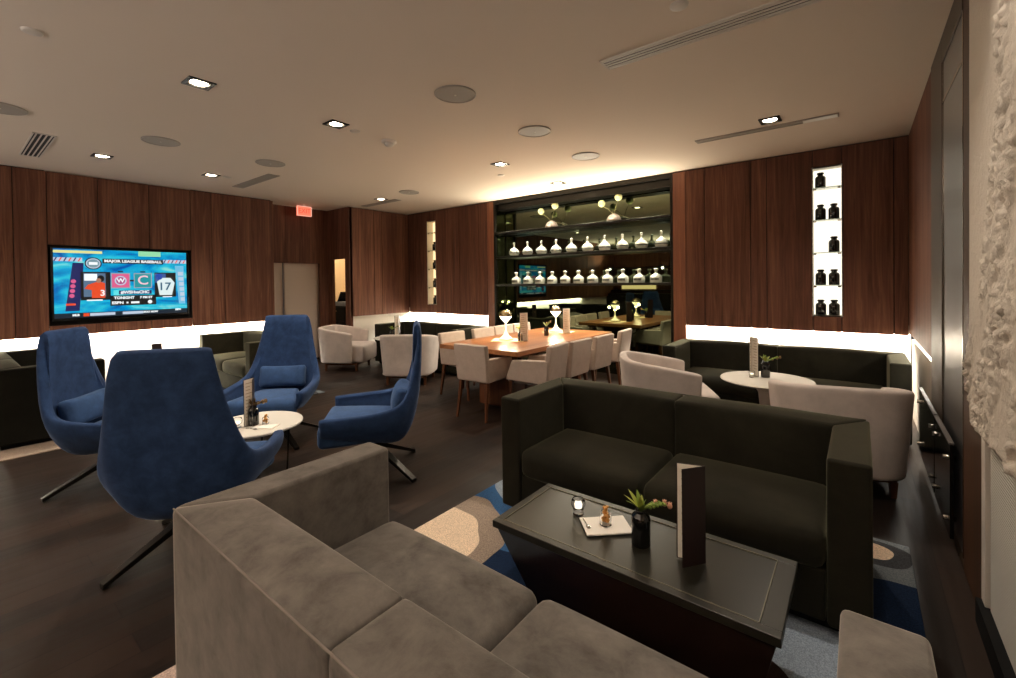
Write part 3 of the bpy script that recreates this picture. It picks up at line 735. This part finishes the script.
# ------------------------------------------------------------------ sofas (face local +y)
def sofa(label, loc, rz, wd, m, group=None, dp=.755, h=.72, halves=2):
    t = thing('sofa', label, 'sofa', loc, rz, group); X, D, a, bk = wd/2, dp/2, .145, .20
    bm = B(); box(bm, -X+.05, X-.05, -D+.05, D-.06, 0, .045); obj('plinth', bm, M['black'], t)
    for s in (-1, 1):
        pl = [(s*X, -D), (s*(X-a), -D+bk), (s*(X-a), D), (s*X, D)]
        bm = B(); prism(bm, pl, 'z', .04, h); obj('arm', bm, m, t, .015, 3)
    bm = B(); box(bm, -X+a+.004, X-a-.004, -D+.06, D-.012, .045, .26); obj('seat_base', bm, m, t, .012)
    # back in equal upholstered fields, the outer ends mitred to the arms
    bm = B(); tube(bm, [(-X+.014, -D+.0035, h-.004), (X-.014, -D+.0035, h-.004)], .003, 6); obj('piping', bm, M['piping'] if m.name.startswith('taupe') else m, t, smooth=True)
    n = halves
    for i in range(n):
        o0, o1 = -X+2*X*i/n, -X+2*X*(i+1)/n
        Wi = X-a; i0, i1 = (-Wi if i == 0 else o0), (Wi if i == n-1 else o1)
        bm = B(); soft(bm, (0, 0, (h+.04)/2), (wd/n, bk, h-.04), .018, 16, (0, .03, .016), None, [(o0, -D), (o1, -D), (i1, -D+bk), (i0, -D+bk)])
        for v in bm.verts:      # keep the outer face flat
            if v.co.y < -D: v.co.y = -D
        obj('back_cushion', bm, m, t, smooth=True)
        s0, s1 = -Wi+2*Wi*i/n, -Wi+2*Wi*(i+1)/n
        bm = B(); y0, y1 = -D+bk-.035, D+.012
        soft(bm, ((s0+s1)/2, (y0+y1)/2, .335), (s1-s0-.004, y1-y0, .17), .05, 14, (0, .02, .024)); obj('seat_cushion', bm, m, t, smooth=True)
    return t
sofa('taupe velvet sofa in the foreground, seen from behind', (-.83, .46+.3775, .0125), 0, 1.88, M['vel_taupe'])
sofa('dark olive velvet sofa facing the low dark table', (-.872, 2.90-.36, .0125), PI, 1.82, M['vel_olive'], dp=.72)
sofa('dark olive sofa below the light strip under the right niche', (-.70, 5.765-.3775, 0), PI, 2.09, M['vel_olive'])
sofa('dark olive sofa below the light strip by the narrow niche', (-5.95, 5.70-.3775, 0), PI, 2.10, M['vel_olive'])
sofa('dark sofa under the television, cut by the left edge of the photo', (-6.86, .28+.3775, .0125), 0, 1.80, M['vel_olive_shade'])
sofa('olive sofa by the television wall, behind the near blue chair', (-6.88, 3.16-.3775, .0125), PI, 1.76, M['vel_olive2'])

# ------------------------------------------------------------------ rugs
def rug(label, x0, x1, y0, y1):
    bm = B(); box(bm, -(x1-x0)/2, (x1-x0)/2, -(y1-y0)/2, (y1-y0)/2, 0, .012)
    o = obj('rug', bm, M['rug'], None, .004); o.location = ((x0+x1)/2, (y0+y1)/2, 0); tag(o, label, 'rug'); return o
rug('blue patterned rug with peach and grey pebbles under the foreground sofas', -2.055, .205, .30, 3.18)
rug('patterned rug under the sofas by the television wall', -7.85, -5.66, .25, 3.20)

# ------------------------------------------------------------------ low dark tables
def low_table(label, loc):
    t = thing('coffee_table', label, 'coffee table', loc, 0); X, Y, z = .55, .2275, .40
    bm = B(); lo = [(-X+.17, -Y+.10, .013), (X-.10, -Y+.10, .013), (X-.10, Y-.10, .013), (-X+.17, Y-.10, .013)]; hi = [(-X+.012, -Y+.012, z-.03), (X-.012, -Y+.012, z-.03), (X-.012, Y-.012, z-.03), (-X+.012, Y-.012, z-.03)]
    hexa(bm, lo, hi); obj('body', bm, M['table_body'], t, .004)
    bm = B(); e = .034
    for (x0, x1, y0, y1) in ((-X, X, -Y, -Y+e), (-X, X, Y-e, Y), (-X, -X+e, -Y+e, Y-e), (X-e*1.8, X, -Y+e, Y-e)): box(bm, x0, x1, y0, y1, z-.03, z)
    obj('top_rim', bm, M['rim_dark'], t, .003)
    bm = B(); box(bm, -X+e, X-e*1.8, -Y+e, Y-e, z-.03, z-.003); obj('top_slab', bm, M['stone'], t, .001)
    bm = B(); i = e
    for (x0, x1, y0, y1) in ((-X+i, X-e*1.8, -Y+i, -Y+i+.003), (-X+i, X-e*1.8, Y-i-.003, Y-i), (-X+i, -X+i+.003, -Y+i, Y-i), (X-e*1.8-.003, X-e*1.8, -Y+i, Y-i)): box(bm, x0, x1, y0, y1, z-.004, z+.0008)
    obj('inlay_line', bm, M['rim'], t)
    return t
M['rim_dark'] = mat('rim_dark', (40, 38, 31), .35, .2)
ct = low_table('low dark table with tapered base between the two foreground sofas', (-.732, 1.728, 0))
bm = B(); box(bm, -.06, .06, -.004, 0, -.018, .018, Matrix.Translation((-.05, -.162, .20)) @ Matrix.Rotation(.36, 4, 'X')); obj('outlet_plate', bm, M['gloss_black'], ct, .002)
low_table('low dark table between the sofas by the television wall', (-6.95, 1.725, 0))

# ------------------------------------------------------------------ small table-top things
def menu(label, loc, rz, h=.34, wd=.105, half=.26, group='standing menus'):
    t = thing('menu', label, 'menu', loc, rz, group)
    for s in (-1, 1):
        Mr = Matrix.Rotation(s*half, 4, 'Z')
        bm = B(); box(bm, -wd, 0, -.002 if s > 0 else 0, 0 if s > 0 else .002, 0, h, Mr)
        c = obj('cover', bm, M['menu_cover'], t)
        o_ = -s
        bm = B(); ya, yb = (.0001, .0015) if s > 0 else (-.0015, -.0001)
        box(bm, -wd+.004, -.003, ya, yb, .003, h-.003, Mr); pg = obj('page', bm, M['paper'], t)
        bm = B()
        for k in range(11):
            z = h*.9-k*h*.072; L_ = wd*(.42 if k % 3 else .6)
            box(bm, -wd*.82, -wd*.82+L_, (.0015 if s > 0 else -.0019), (.0019 if s > 0 else -.0015), z, z+.005, Mr)
        obj('printed_lines', bm, M['print'], pg)
    return t
def flowers(label, loc, rz, seed, buds=3, m_leaf=None, m_bud=None, sc=1.0, group='small flower bunches'):
    rnd = random.Random(seed); t = thing('flower_bunch', label, 'flowers', loc, rz, group)
    for k in range(13):
        a = 2*PI*k/13+rnd.uniform(-.3, .3)+PI; ln = rnd.uniform(.055, .08)*sc; lean = rnd.uniform(.2, .75)
        if math.cos(a) > .3: ln *= .75
        bm = B(); pts = []
        for i in range(7):
            q = i/6; rr_ = ln*lean*q*(1+.4*q); z = ln*q*(1-.28*q*lean); wdt = .0105*sc*math.sin(PI*min(1, q*.86+.12))
            d = Vector((math.cos(a), math.sin(a), 0)); n_ = Vector((-math.sin(a), math.cos(a), 0)); c = d*rr_+Vector((0, 0, z))
            pts.append((bm.verts.new(c-n_*wdt), bm.verts.new(c+Vector((0, 0, -.0016))-d*.001), bm.verts.new(c+n_*wdt)))
        for p, q in zip(pts, pts[1:]):
            bm.faces.new((p[0], p[1], q[1], q[0])); bm.faces.new((p[1], p[2], q[2], q[1]))
        obj('leaf', bm, m_leaf or (M['leaf'] if k % 3 else M['leaf2']), t, smooth=True)
    for k in range(buds):
        a = -.35+.45*k; ln = (.115-.025*k)*sc; z = (.055-.016*k)*sc
        bm = B(); tube(bm, [(0, 0, 0), (ln*.5*math.cos(a), ln*.5*math.sin(a), z*.8), (ln*math.cos(a), ln*math.sin(a), z)], .0018, 6)
        for i in range(9):
            q = .35+.06*i; sgn = 1 if i % 2 else -1; c = Vector((ln*q*math.cos(a), ln*q*math.sin(a), z*min(1, q*1.25)))
            ball(bm, c+Vector((0, sgn*.005, .003)), .0055*sc, seg=6)
        obj('stem', bm, m_leaf or M['leaf'], t, smooth=True)
        bm = B(); c = Vector((ln*math.cos(a), ln*math.sin(a), z)); ball(bm, c, .0095*sc, 1, 1, 1.25, seg=12)
        for i in range(8):
            b_ = 2*PI*i/8; tube(bm, [c, c+Vector((.008*math.cos(b_), .008*math.sin(b_), .014))*sc], .0028*sc, 6, .001)
        obj('bud', bm, m_bud or M['bud'], t, smooth=True)
    return t
def vase(label, loc, r_=.037, h=.14, group='small black vases'):
    bm = B(); q = r_
    lathe(bm, [(0, 0), (q*.93, 0), (q, .004), (q, h*.74), (q*.9, h*.84), (q*.62, h*.90), (q*.58, h*.96), (q*.64, h), (q*.52, h), (q*.5, h*.9), (0, h*.86)], 28)
    o = obj('vase', bm, M['jar'], None, smooth=True); o.location = loc; return tag(o, label, 'vase', group)
def candle(label, loc, sc=1.0, group='tea light holders'):
    t = thing('candle_holder', label, 'candle holder', loc, 0, group)
    bm = B(); lathe(bm, [(r_*sc, z*sc) for r_, z in ((0, 0), (.022, 0), (.024, .004), (.008, .012), (.008, .018), (.024, .026), (.032, .045), (.030, .064), (.025, .072), (.023, .072), (.028, .062), (.029, .046), (.022, .03), (0, .026))], 24); obj('glass_cup', bm, M['glass'], t, smooth=True)
    bm = B(); lathe(bm, [(0, .031*sc), (.016*sc, .031*sc), (.018*sc, .048*sc), (0, .05*sc)], 16); obj('wax', bm, M['wax'], t, smooth=True)
    return t
def snack(label, loc, sc=1.0, group='snack glasses'):
    t = thing('snack_glass', label, 'snack glass', loc, 0, group)
    bm = B(); lathe(bm, [(r_*sc, z*sc) for r_, z in ((0, 0), (.023, 0), (.026, .004), (.025, .045), (.021, .055), (.019, .055), (.022, .045), (.022, .006), (0, .006))], 20); obj('glass_cup', bm, M['glass'], t, smooth=True)
    rnd = random.Random(3); bm = B()
    for k in range(34):
        a = rnd.uniform(0, 2*PI); z = .012+.064*k/34; q = rnd.uniform(0, .014)*(1 if z < .05 else .8)
        ball(bm, (q*sc*math.cos(a), q*sc*math.sin(a), z*sc), .0068*sc, rnd.uniform(.8, 1.3), rnd.uniform(.8, 1.3), rnd.uniform(.7, 1.1), seg=8)
    o = obj('snack', bm, M['snack'], t, smooth=True); o['kind'] = 'stuff'
    return t
def napkin(label, loc, rz, sx, sy, group='white napkins'):
    bm = B(); soft(bm, (0, 0, .004), (sx, sy, .008), .003, 8, (0, 0, .001), curve=lambda p: Vector((p.x, p.y, p.z+.004*max(0, -p.x/sx-.3)**1)))
    o = obj('napkin', bm, M['paper'], None, smooth=True); o.location = loc; o.rotation_euler = (0, 0, rz); return tag(o, label, 'napkin', group)
def spoon(label, loc, rz, L_=.075):
    t = thing('spoon', label, 'spoon', loc, rz, 'small metal spoons')
    bm = B(); tube(bm, [(0, 0, .003), (L_*.5, 0, .005), (L_, 0, .003)], .0022, 8); obj('handle', bm, M['chrome'], t, smooth=True)
    bm = B(); ball(bm, (L_+.012, 0, .004), .013, 1.2, .75, .28, 14); obj('bowl', bm, M['chrome'], t, smooth=True)
    return t
z = .4005
menu('tall brown covered menu standing open on the foreground dark table', (-.452, 1.742, z), math.radians(35), .362, .10, .32)
vase('glossy black vase on the foreground dark table beside the menu', (-.688, 1.715, z))
flowers('green flower bunch with pink buds in the foreground black vase', (-.688, 1.715, z+.132), math.radians(20), 5, 3)
napkin('white napkin on the foreground dark table', (-.857, 1.75, z), math.radians(42.7), .197, .139)
snack('glass of golden snacks on the foreground white napkin', (-.857, 1.748, z+.009))
candle('clear tea light holder at the foreground napkin corner', (-1.000, 1.768, z), 1.0)
spoon('small metal spoon on the edge of the foreground napkin', (-.955, 1.728, z+.009), math.radians(-42), .055)

# ------------------------------------------------------------------ blue lounge chairs (face local +x)
def catmull(P, n):
    out = []
    for i in range(len(P)-1):
        p0, p1, p2, p3 = P[max(0, i-1)], P[i], P[i+1], P[min(len(P)-1, i+2)]
        for k in range(n):
            s = k/n; out.append(.5*((2*p1)+(p2-p0)*s+(2*p0-5*p1+4*p2-p3)*s*s+(3*p1-p0-3*p2+p3)*s*s*s))
    out.append(P[-1]); return out
def thick_shell(bm, grid, th, toward):
    R_, Cn = len(grid), len(grid[0]); inn = []
    for i in range(R_):
        row = []
        for j in range(Cn):
            a = grid[min(i+1, R_-1)][j]-grid[max(i-1, 0)][j]; b = grid[i][min(j+1, Cn-1)]-grid[i][max(j-1, 0)][j] if False else grid[i][min(j+1, Cn-1)]-grid[i][max(j-1, 0)]
            n = a.cross(b)
            if n.length < 1e-9: n = toward(grid[i][j])-grid[i][j]
            n.normalize()
            if n.dot(toward(grid[i][j])-grid[i][j]) < 0: n = -n
            tt = th(i, j) if callable(th) else th
            row.append(grid[i][j]+n*tt)
        inn.append(row)
    A = [[bm.verts.new(p) for p in row] for row in grid]; I = [[bm.verts.new(p) for p in row] for row in inn]
    for i in range(R_-1):
        for j in range(Cn-1):
            bm.faces.new((A[i][j], A[i][j+1], A[i+1][j+1], A[i+1][j])); bm.faces.new((I[i][j], I[i+1][j], I[i+1][j+1], I[i][j+1]))
    for i in range(R_-1):
        bm.faces.new((A[i][0], A[i+1][0], I[i+1][0], I[i][0])); bm.faces.new((A[i][-1], I[i][-1], I[i+1][-1], A[i+1][-1]))
    for j in range(Cn-1):
        bm.faces.new((A[0][j], I[0][j], I[0][j+1], A[0][j+1])); bm.faces.new((A[-1][j], A[-1][j+1], I[-1][j+1], I[-1][j]))
    return bm
def lounge_chair(label, loc, rz, group='blue high-backed lounge chairs'):
    t = thing('lounge_chair', label, 'lounge chair', loc, rz, group); V = Vector
    rim = [V(p) for p in ((-.378, 0, 1.158), (-.376, .12, 1.158), (-.372, .196, 1.155), (-.363, .226, 1.125), (-.338, .245, .98), (-.30, .283, .79), (-.25, .325, .635), (-.16, .356, .562), (.04, .375, .535), (.26, .374, .522), (.345, .358, .516))]
    mid = [V(p) for p in ((-.345, 0, .53), (-.342, .13, .53), (-.334, .205, .52), (-.322, .245, .51), (-.300, .278, .495), (-.265, .306, .475), (-.23, .33, .46), (-.14, .35, .445), (.05, .366, .43), (.255, .366, .422), (.34, .352, .422))]
    bot = [V(p) for p in ((-.20, 0, .238), (-.20, .07, .238), (-.185, .12, .24), (-.17, .155, .243), (-.145, .18, .247), (-.112, .20, .253), (-.075, .22, .262), (0, .24, .275), (.12, .26, .30), (.27, .285, .345), (.335, .30, .365))]
    rim, mid, bot = catmull(rim, 2), catmull(mid, 2), catmull(bot, 2)
    half = []
    for a, m_, c in zip(rim, mid, bot):
        k = 2*m_-.5*(a+c); col = []
        for v in (0, .12, .3, .5, .7, .86, 1): col.append(a*(1-v)**2+k*2*v*(1-v)+c*v*v)
        col.append(V((c.x*.25+.05, c.y*.2, c.z-.012)))
        half.append(col)
    cols = [[V((p.x, -p.y, p.z)) for p in col] for col in half[:0:-1]]+half
    bm = B(); thick_shell(bm, cols, lambda i, j: .062 if j < 4 else (.05 if j < 5 else .014), lambda p: V((.12, 0, max(.5, p.z))))
    obj('shell', bm, M['vel_blue'], t, sub=1)
    bm = B(); soft(bm, (.05, 0, .365), (.62, .60, .165), .045, 12, (.012, 0, .02), None, [(-.17, -.17), (.36, -.315), (.36, .315), (-.17, .17)]); obj('seat_cushion', bm, M['vel_blue2'], t, smooth=True)
    bm = B(); soft(bm, (0, 0, 0), (.10, .43, .215), .04, 12, (.03, -.008, -.012), Matrix.Translation((-.215, 0, .555)) @ Matrix.Rotation(-.22, 4, 'Y')); obj('lumbar_pillow', bm, M['vel_blue2'], t, smooth=True)
    bm = B(); lathe(bm, [(0, .275), (.06, .275), (.055, .255), (.03, .245), (.028, .10), (.04, .09), (.04, .07), (0, .07)], 20); obj('column', bm, M['black_bronze'], t, smooth=True)
    for k in range(4):
        a = PI/4+k*PI/2; Mr = Matrix.Rotation(a, 4, 'Z')
        bm = B(); hexa(bm, [(.0, -.03, .19), (.43, -.022, .0), (.43, .022, .0), (.0, .03, .19)], [(.0, -.03, .232), (.43, -.022, .024), (.43, .022, .024), (.0, .03, .232)])
        for v in bm.verts: v.co = Mr @ v.co
        obj('base_leg', bm, M['black_bronze'], t, .003)
    return t
ch = lounge_chair('blue high-backed chair nearest the camera, its back to us', (-2.925, .892, 0), 2.471)
dup(ch, (-4.404, .846, 0), .859, 'blue high-backed chair farthest left, in front of the dark sofa')
dup(ch, (-4.329, 1.942, 0), -.801, 'blue high-backed chair facing us across the round table')
dup(ch, (-2.994, 2.093, 0), -2.261, 'blue high-backed chair seen from the side, right of the round table')

# small round table between the blue chairs
RT = (-3.55, 1.455)
t = thing('round_table', 'small round white-topped table among the blue chairs', 'side table', (RT[0], RT[1], 0))
bm = B(); lathe(bm, [(0, .405), (.31, .405), (.32, .41), (.322, .418), (.318, .425), (0, .425)], 56); obj('table_top', bm, M['marble'], t, smooth=False)
for k in range(3):
    a = k*2*PI/3+.5; bm = B(); c_, s_ = math.cos(a), math.sin(a)
    tube(bm, [(.27*c_, .27*s_, .404), (.25*c_, .25*s_, .02), (.03*c_, .03*s_, .012)], .010, 8); obj('leg', bm, M['black_bronze'], t, smooth=True)
bm = B(); lathe(bm, [(0, .404), (.10, .404), (.10, .396), (0, .396)], 24); obj('mount_plate', bm, M['black_bronze'], t)
z = .4255
menu('tall cream menu on the small round table among the blue chairs', (-3.56, 1.452, z), math.radians(133), .34, .10, .3)
vase('black vase on the small round table among the blue chairs', (-3.515, 1.425, z), .037, .14)
flowers('brown flower bunch in the vase on the small round table', (-3.515, 1.425, z+.132), math.radians(40), 9, 3, M['brown_bud'], M['brown_bud'])
candle('clear tea light holder on the small round table', (-3.535, 1.325, z), 1.0)
napkin('white napkin on the small round table', (-3.385, 1.455, z), math.radians(35), .15, .10)
snack('glass of golden snacks on the small round table', (-3.44, 1.478, z+.008), .9)
spoon('small metal spoon on the small round table', (-3.47, 1.355, z), math.radians(20))

# ------------------------------------------------------------------ pale club chairs (face local +y)
def club_chair(label, loc, rz, group='pale curved club chairs'):
    t = thing('club_chair', label, 'club chair', loc, rz, group); V = Vector
    path = [(0, -.375, .735), (.15, -.373, .735), (.26, -.35, .73), (.335, -.29, .724), (.365, -.19, .709), (.375, -.05, .686), (.375, .10, .656), (.37, .23, .628)]
    half = []
    for (x, y, zt) in path:
        x, y = x*1.08, y*1.12
        col = []
        for v in (0, .06, .35, .65, .94, 1):
            z = zt-(zt-.135)*v; k = 1-.10*v; col.append(V((x*k, (y-.05)*k+.05, z)))
        half.append(col)
    cols = [[V((-p.x, p.y, p.z)) for p in col] for col in half[:0:-1]]+half
    bm = B(); thick_shell(bm, cols, .075, lambda p: V((0, max(p.y, -.12), p.z)) if abs(p.x) > .2 else V((0, .1, p.z)))
    obj('shell', bm, M['club'], t, sub=2)
    bm = B(); soft(bm, (0, .035, .29), (.56, .64, .29), .04, 12, (0, .012, .02), None, [(-.25, -.28), (.25, -.28), (.31, .42), (-.31, .42)]); obj('seat', bm, M['club'], t, smooth=True)
    bm = B(); box(bm, -.29, .29, -.26, .30, .10, .135); obj('base_rail', bm, M['leg_wood'], t, .004)
    for sx in (-1, 1):
        for yy in (-.24, .28):
            bm = B(); x = sx*.27; hexa(bm, [(x-.015, yy-.015, 0), (x+.015, yy-.015, 0), (x+.015, yy+.015, 0), (x-.015, yy+.015, 0)], [(x-.022, yy-.022, .11), (x+.022, yy-.022, .11), (x+.022, yy+.022, .11), (x-.022, yy+.022, .11)]); obj('leg', bm, M['leg_wood'], t)
    return t
cc = club_chair('pale club chair behind the dark sofa on the far right, its back to us', (-.15, 4.03, 0), math.radians(104-90))
dup(cc, (-1.46, 4.27, 0), math.radians(28-90), 'pale club chair right of the dining chairs, turned to the white table')
dup(cc, (-7.0, 4.38, 0), math.radians(34-90), 'pale club chair in the far left corner beside the passage')
dup(cc, (-5.26, 4.34, 0), math.radians(125-90), 'pale club chair with its back to us beyond the blue side-on chair')

# white pedestal tables
def tulip(label, loc, group='white pedestal tables'):
    t = thing('pedestal_table', label, 'pedestal table', loc, 0, group)
    bm = B(); lathe(bm, [(0, .558), (.31, .558), (.352, .572), (.36, .578), (.355, .585), (0, .585)], 64); obj('table_top', bm, M['marble'], t)
    bm = B(); lathe(bm, [(.16, .557), (.10, .535), (.06, .47), (.05, .36), (.06, .22), (.10, .10), (.19, .03), (.23, .012), (.23, 0), (0, 0)], 40); obj('pedestal', bm, M['pedestal'], t, smooth=True)
    return t
tu = tulip('white pedestal table in front of the right dark sofa', (-.64, 4.42, 0))
dup(tu, (-5.92, 4.60, 0), 0, 'white pedestal table between the far left pale club chairs')
z = .5855
menu('tall brown and cream menu on the right white pedestal table', (-.775, 4.55, z), math.radians(112), .345, .105, .33)
vase('black vase on the right white pedestal table', (-.655, 4.50, z), .037, .14)
flowers('green flower bunch in the vase on the right pedestal table', (-.655, 4.50, z+.132), math.radians(10), 12, 3, None, M['brown_bud'])
candle('tiny clear tea light holder on the right pedestal table', (-.75, 4.42, z), .8)
menu('tall cream menu on the far left white pedestal table', (-5.87, 4.64, z), math.radians(100), .35, .10, .4)
vase('black vase on the far left white pedestal table', (-5.93, 4.52, z), .037, .13)
flowers('green flower bunch in the vase on the far left pedestal table', (-5.93, 4.52, z+.125), 1.0, 4, 2)
menu('tall menu showing above the near blue chair, under the television', (-6.93, 1.745, .4005), math.radians(80), .34, .11, .35)

# ------------------------------------------------------------------ dining table, lamps and chairs
TX0, TX1, TYA, TYB, TZ = -3.95, -2.79, 3.70, 5.95, .725
t = thing('dining_table', 'long communal walnut dining table in front of the mirrored display', 'dining table', ((TX0+TX1)/2, (TYA+TYB)/2, 0))
hx, hy = (TX1-TX0)/2, (TYB-TYA)/2
bm = B(); box(bm, -hx, hx, -hy, hy, TZ-.05, TZ); obj('table_top', bm, M['table_wood'], t, .004)
bm = B(); box(bm, -hx+.10, hx-.10, -hy+.15, hy-.15, TZ-.09, TZ-.051); obj('apron', bm, M['leg_wood'], t)
for yy in (-hy+.38, hy-.38):
    bm = B(); box(bm, -.26, .26, yy-.04, yy+.04, 0, TZ-.09); obj('slab_leg', bm, M['leg_wood'], t, .004)
bm = B(); box(bm, -.03, .03, -hy+.42, hy-.42, .10, .20); obj('stretcher', bm, M['leg_wood'], t)

def table_lamp(label, loc, group='glowing ball lamps on the dining table'):
    t = thing('table_lamp', label, 'table lamp', loc, 0, group)
    bm = B(); lathe(bm, [(0, 0), (.088, 0), (.092, .006), (.09, .016)], 36); obj('base_ring', bm, M['lamp_metal'], t, smooth=True)
    bm = B(); lathe(bm, [(.09, .016), (.078, .024), (.052, .042), (.032, .066), (.018, .095), (.009, .12), (.008, .16), (.008, .218)], 36); obj('flared_base', bm, mat('lamp_base', (240, 226, 200), .25) if 'lamp_base' not in M else M['lamp_base'], t, smooth=True)
    bm = B(); lathe(bm, [(.009, .212), (.02, .222), (.045, .252), (.066, .276), (.078, .298)], 32); obj('glowing_bowl', bm, M['lamp_white'], t, smooth=True)
    bm = B(); lathe(bm, [(.079, .297)]+[(.079*math.cos(a*PI/20), .299+.079*math.sin(a*PI/20)) for a in range(0, 11)], 32); obj('metal_dome', bm, M['lamp_metal'], t, smooth=True)
    point('lamp_light', (loc[0]+.0, loc[1]-.0, loc[2]+.205), 1.1, (1, .80, .50), .02)
    for k in range(3):
        a = k*2.094+.6
        point('lamp_light', (loc[0]+.10*math.cos(a), loc[1]+.10*math.sin(a), loc[2]+.25), .0+1.9, (1, .82, .55), .02)
    return t
M['lamp_base'] = mat('lamp_base', (240, 226, 200), .25)
for (x, y, lb, lb2, a) in ((-3.505, 4.415, 'ball-topped table lamp on the near end of the dining table', 'tan place mat under the near table lamp', .5), (-3.45, 5.509, 'ball-topped table lamp on the far end of the dining table', 'tan place mat under the far table lamp', .2)):
    bm = B(); box(bm, -.20, .20, -.15, .15, 0, .003); o = obj('place_mat', bm, M['card'], None, .001); o.location = (x+.03, y+.02, TZ+.0005); o.rotation_euler = (0, 0, a); tag(o, lb2, 'place mat', 'place mats')
    table_lamp(lb, (x, y, TZ+.004))
menu('tall cream menu beside the near lamp on the dining table', (-3.235, 4.50, TZ+.001), math.radians(100), .35, .11, .5)
menu('tall cream menu beside the far lamp on the dining table', (-3.235, 5.51, TZ+.001), math.radians(100), .35, .11, .5)
vase('black vase beside the near lamp on the dining table', (-3.29, 4.43, TZ+.001), .033, .13)
flowers('yellow green flower bunch beside the near table lamp', (-3.29, 4.43, TZ+.124), 2.6, 21, 2, M['leaf2'])
vase('black vase beside the far lamp on the dining table', (-3.32, 5.06, TZ+.001), .033, .13)
flowers('green flower bunch left of the far table lamp', (-3.32, 5.06, TZ+.124), 2.0, 22, 2)

def dining_chair(label, loc, rz, group='oat coloured dining armchairs'):
    t = thing('dining_chair', label, 'dining chair', loc, rz, group)
    bm = B(); hexa(bm, [(-.21, -.25, .40), (.21, -.25, .40), (.21, -.17, .40), (-.21, -.17, .40)], [(-.222, -.30, .80), (.222, -.30, .80), (.222, -.235, .80), (-.222, -.235, .80)]); obj('backrest', bm, M['dining'], t, .018, 3)
    for s in (-1, 1):
        bm = B(); x0, x1 = sorted((s*.222, s*.165))
        prism(bm, [(-.235, .40), (.255, .42), (.175, .635), (-.262, .655)], 'x', x0, x1); obj('arm', bm, M['dining'], t, .016, 3)
    bm = B(); soft(bm, (0, .035, .445), (.33, .46, .13), .03, 10, (0, 0, .012)); obj('seat', bm, M['dining'], t, smooth=True)
    for sx in (-1, 1):
        for yy, yf in ((-.21, -.265), (.20, .245)):
            bm = B(); x, xf = sx*.175, sx*.2
            hexa(bm, [(xf-.011, yf-.011, 0), (xf+.011, yf-.011, 0), (xf+.011, yf+.011, 0), (xf-.011, yf+.011, 0)], [(x-.02, yy-.02, .415), (x+.02, yy-.02, .415), (x+.02, yy+.02, .415), (x-.02, yy+.02, .415)]); obj('leg', bm, M['leg_wood'], t, .003)
    return t
rad = math.radians
dc = dining_chair('dining armchair at the near end of the dining table, back to us', (-3.25, 3.74, 0), rad(2))
for (x, y, a, lb) in ((-2.73, 3.95, 97, 'nearest dining armchair on the right side of the table'), (-2.72, 4.44, 90, 'second dining armchair along the right side of the table'), (-2.70, 4.98, 88, 'third dining armchair along the right side of the table'), (-2.72, 5.62, 96, 'farthest dining armchair on the right side of the table'),
                      (-4.03, 4.23, -92, 'nearest dining armchair on the left side of the table'), (-4.02, 4.86, -90, 'second dining armchair along the left side of the table'), (-4.02, 5.32, -90, 'third dining armchair along the left side of the table'), (-4.02, 5.78, -90, 'farthest dining armchair on the left side of the table')):
    dup(dc, (x, y, 0), rad(a), lb)

# ------------------------------------------------------------------ back room: black cabinet with a printer
t = thing('cabinet', 'black drawer cabinet in the bright back room doorway', 'cabinet', (-8.93, 5.62, 0))
bm = B(); box(bm, -.45, .3, -.25, .25, 0, .985); obj('body', bm, M['black'], t, .005)
for k in range(3):
    bm = B(); box(bm, -.44, .29, -.262, -.251, .08+.30*k, .36+.30*k); d_ = obj('drawer', bm, M['black'], t, .003)
    bm = B(); box(bm, -.16, .01, -.275, -.262, .27+.30*k, .285+.30*k); obj('handle', bm, M['chrome'], d_)
t = thing('printer', 'dark machine with a raised lid on the back room cabinet', 'printer', (-8.98, 5.62, .985))
bm = B(); box(bm, -.28, .25, -.2, .2, 0, .09); obj('body', bm, mat('grey_plastic', (120, 120, 122), .5), t, .01)
bm = B(); box(bm, -.02, .24, -.2, .2, -.01, .01, Matrix.Translation((-.02, 0, .10)) @ Matrix.Rotation(-1.0, 4, 'Y')); obj('lid', bm, M['black'], t, .004)
point('room_light', (-8.6, 5.25, 2.6), 42, (1, .87, .68), .15)

# guard panels on the glass door
for (y0, y1, lb) in ((3.83, 4.69, 'low black panel on metal studs across the bronze door jamb'), (3.20, 3.79, 'low black panel on metal studs across the dark glass door')):
    t = thing('guard_panel', lb, 'guard panel', (XR-.03, (y0+y1)/2, .10), 0, 'low black guard panels')
    h_ = (y1-y0)/2
    bm = B(); box(bm, -.008, .008, -h_, h_, 0, .485); obj('panel', bm, M['gloss_black'], t, .002)
    bm = B(); box(bm, -.010, .010, -h_, h_, .486, .496); obj('top_edge', bm, M['edge_steel'], t, .001)
    for sy in (-1, 1):
        for z in (.08, .40):
            bm = B(); tube(bm, [(-.026, sy*(h_-.07), z), (.024, sy*(h_-.07), z)], .013, 12); obj('stud', bm, M['chrome'], t, smooth=True)

# ------------------------------------------------------------------ world, exposure
wd = bpy.data.worlds.new('world'); S.world = wd; wd.use_nodes = True
wd.node_tree.nodes['Background'].inputs[0].default_value = (.02, .02, .02, 1)
S.view_settings.view_transform = 'Standard'; S.view_settings.look = 'None'; S.view_settings.gamma = 1
S.view_settings.use_curve_mapping = False; S.view_settings.exposure = 1.0
S.cycles.use_denoising = True
S.cycles.max_bounces = 10; S.cycles.diffuse_bounces = 6; S.cycles.sample_clamp_indirect = 6
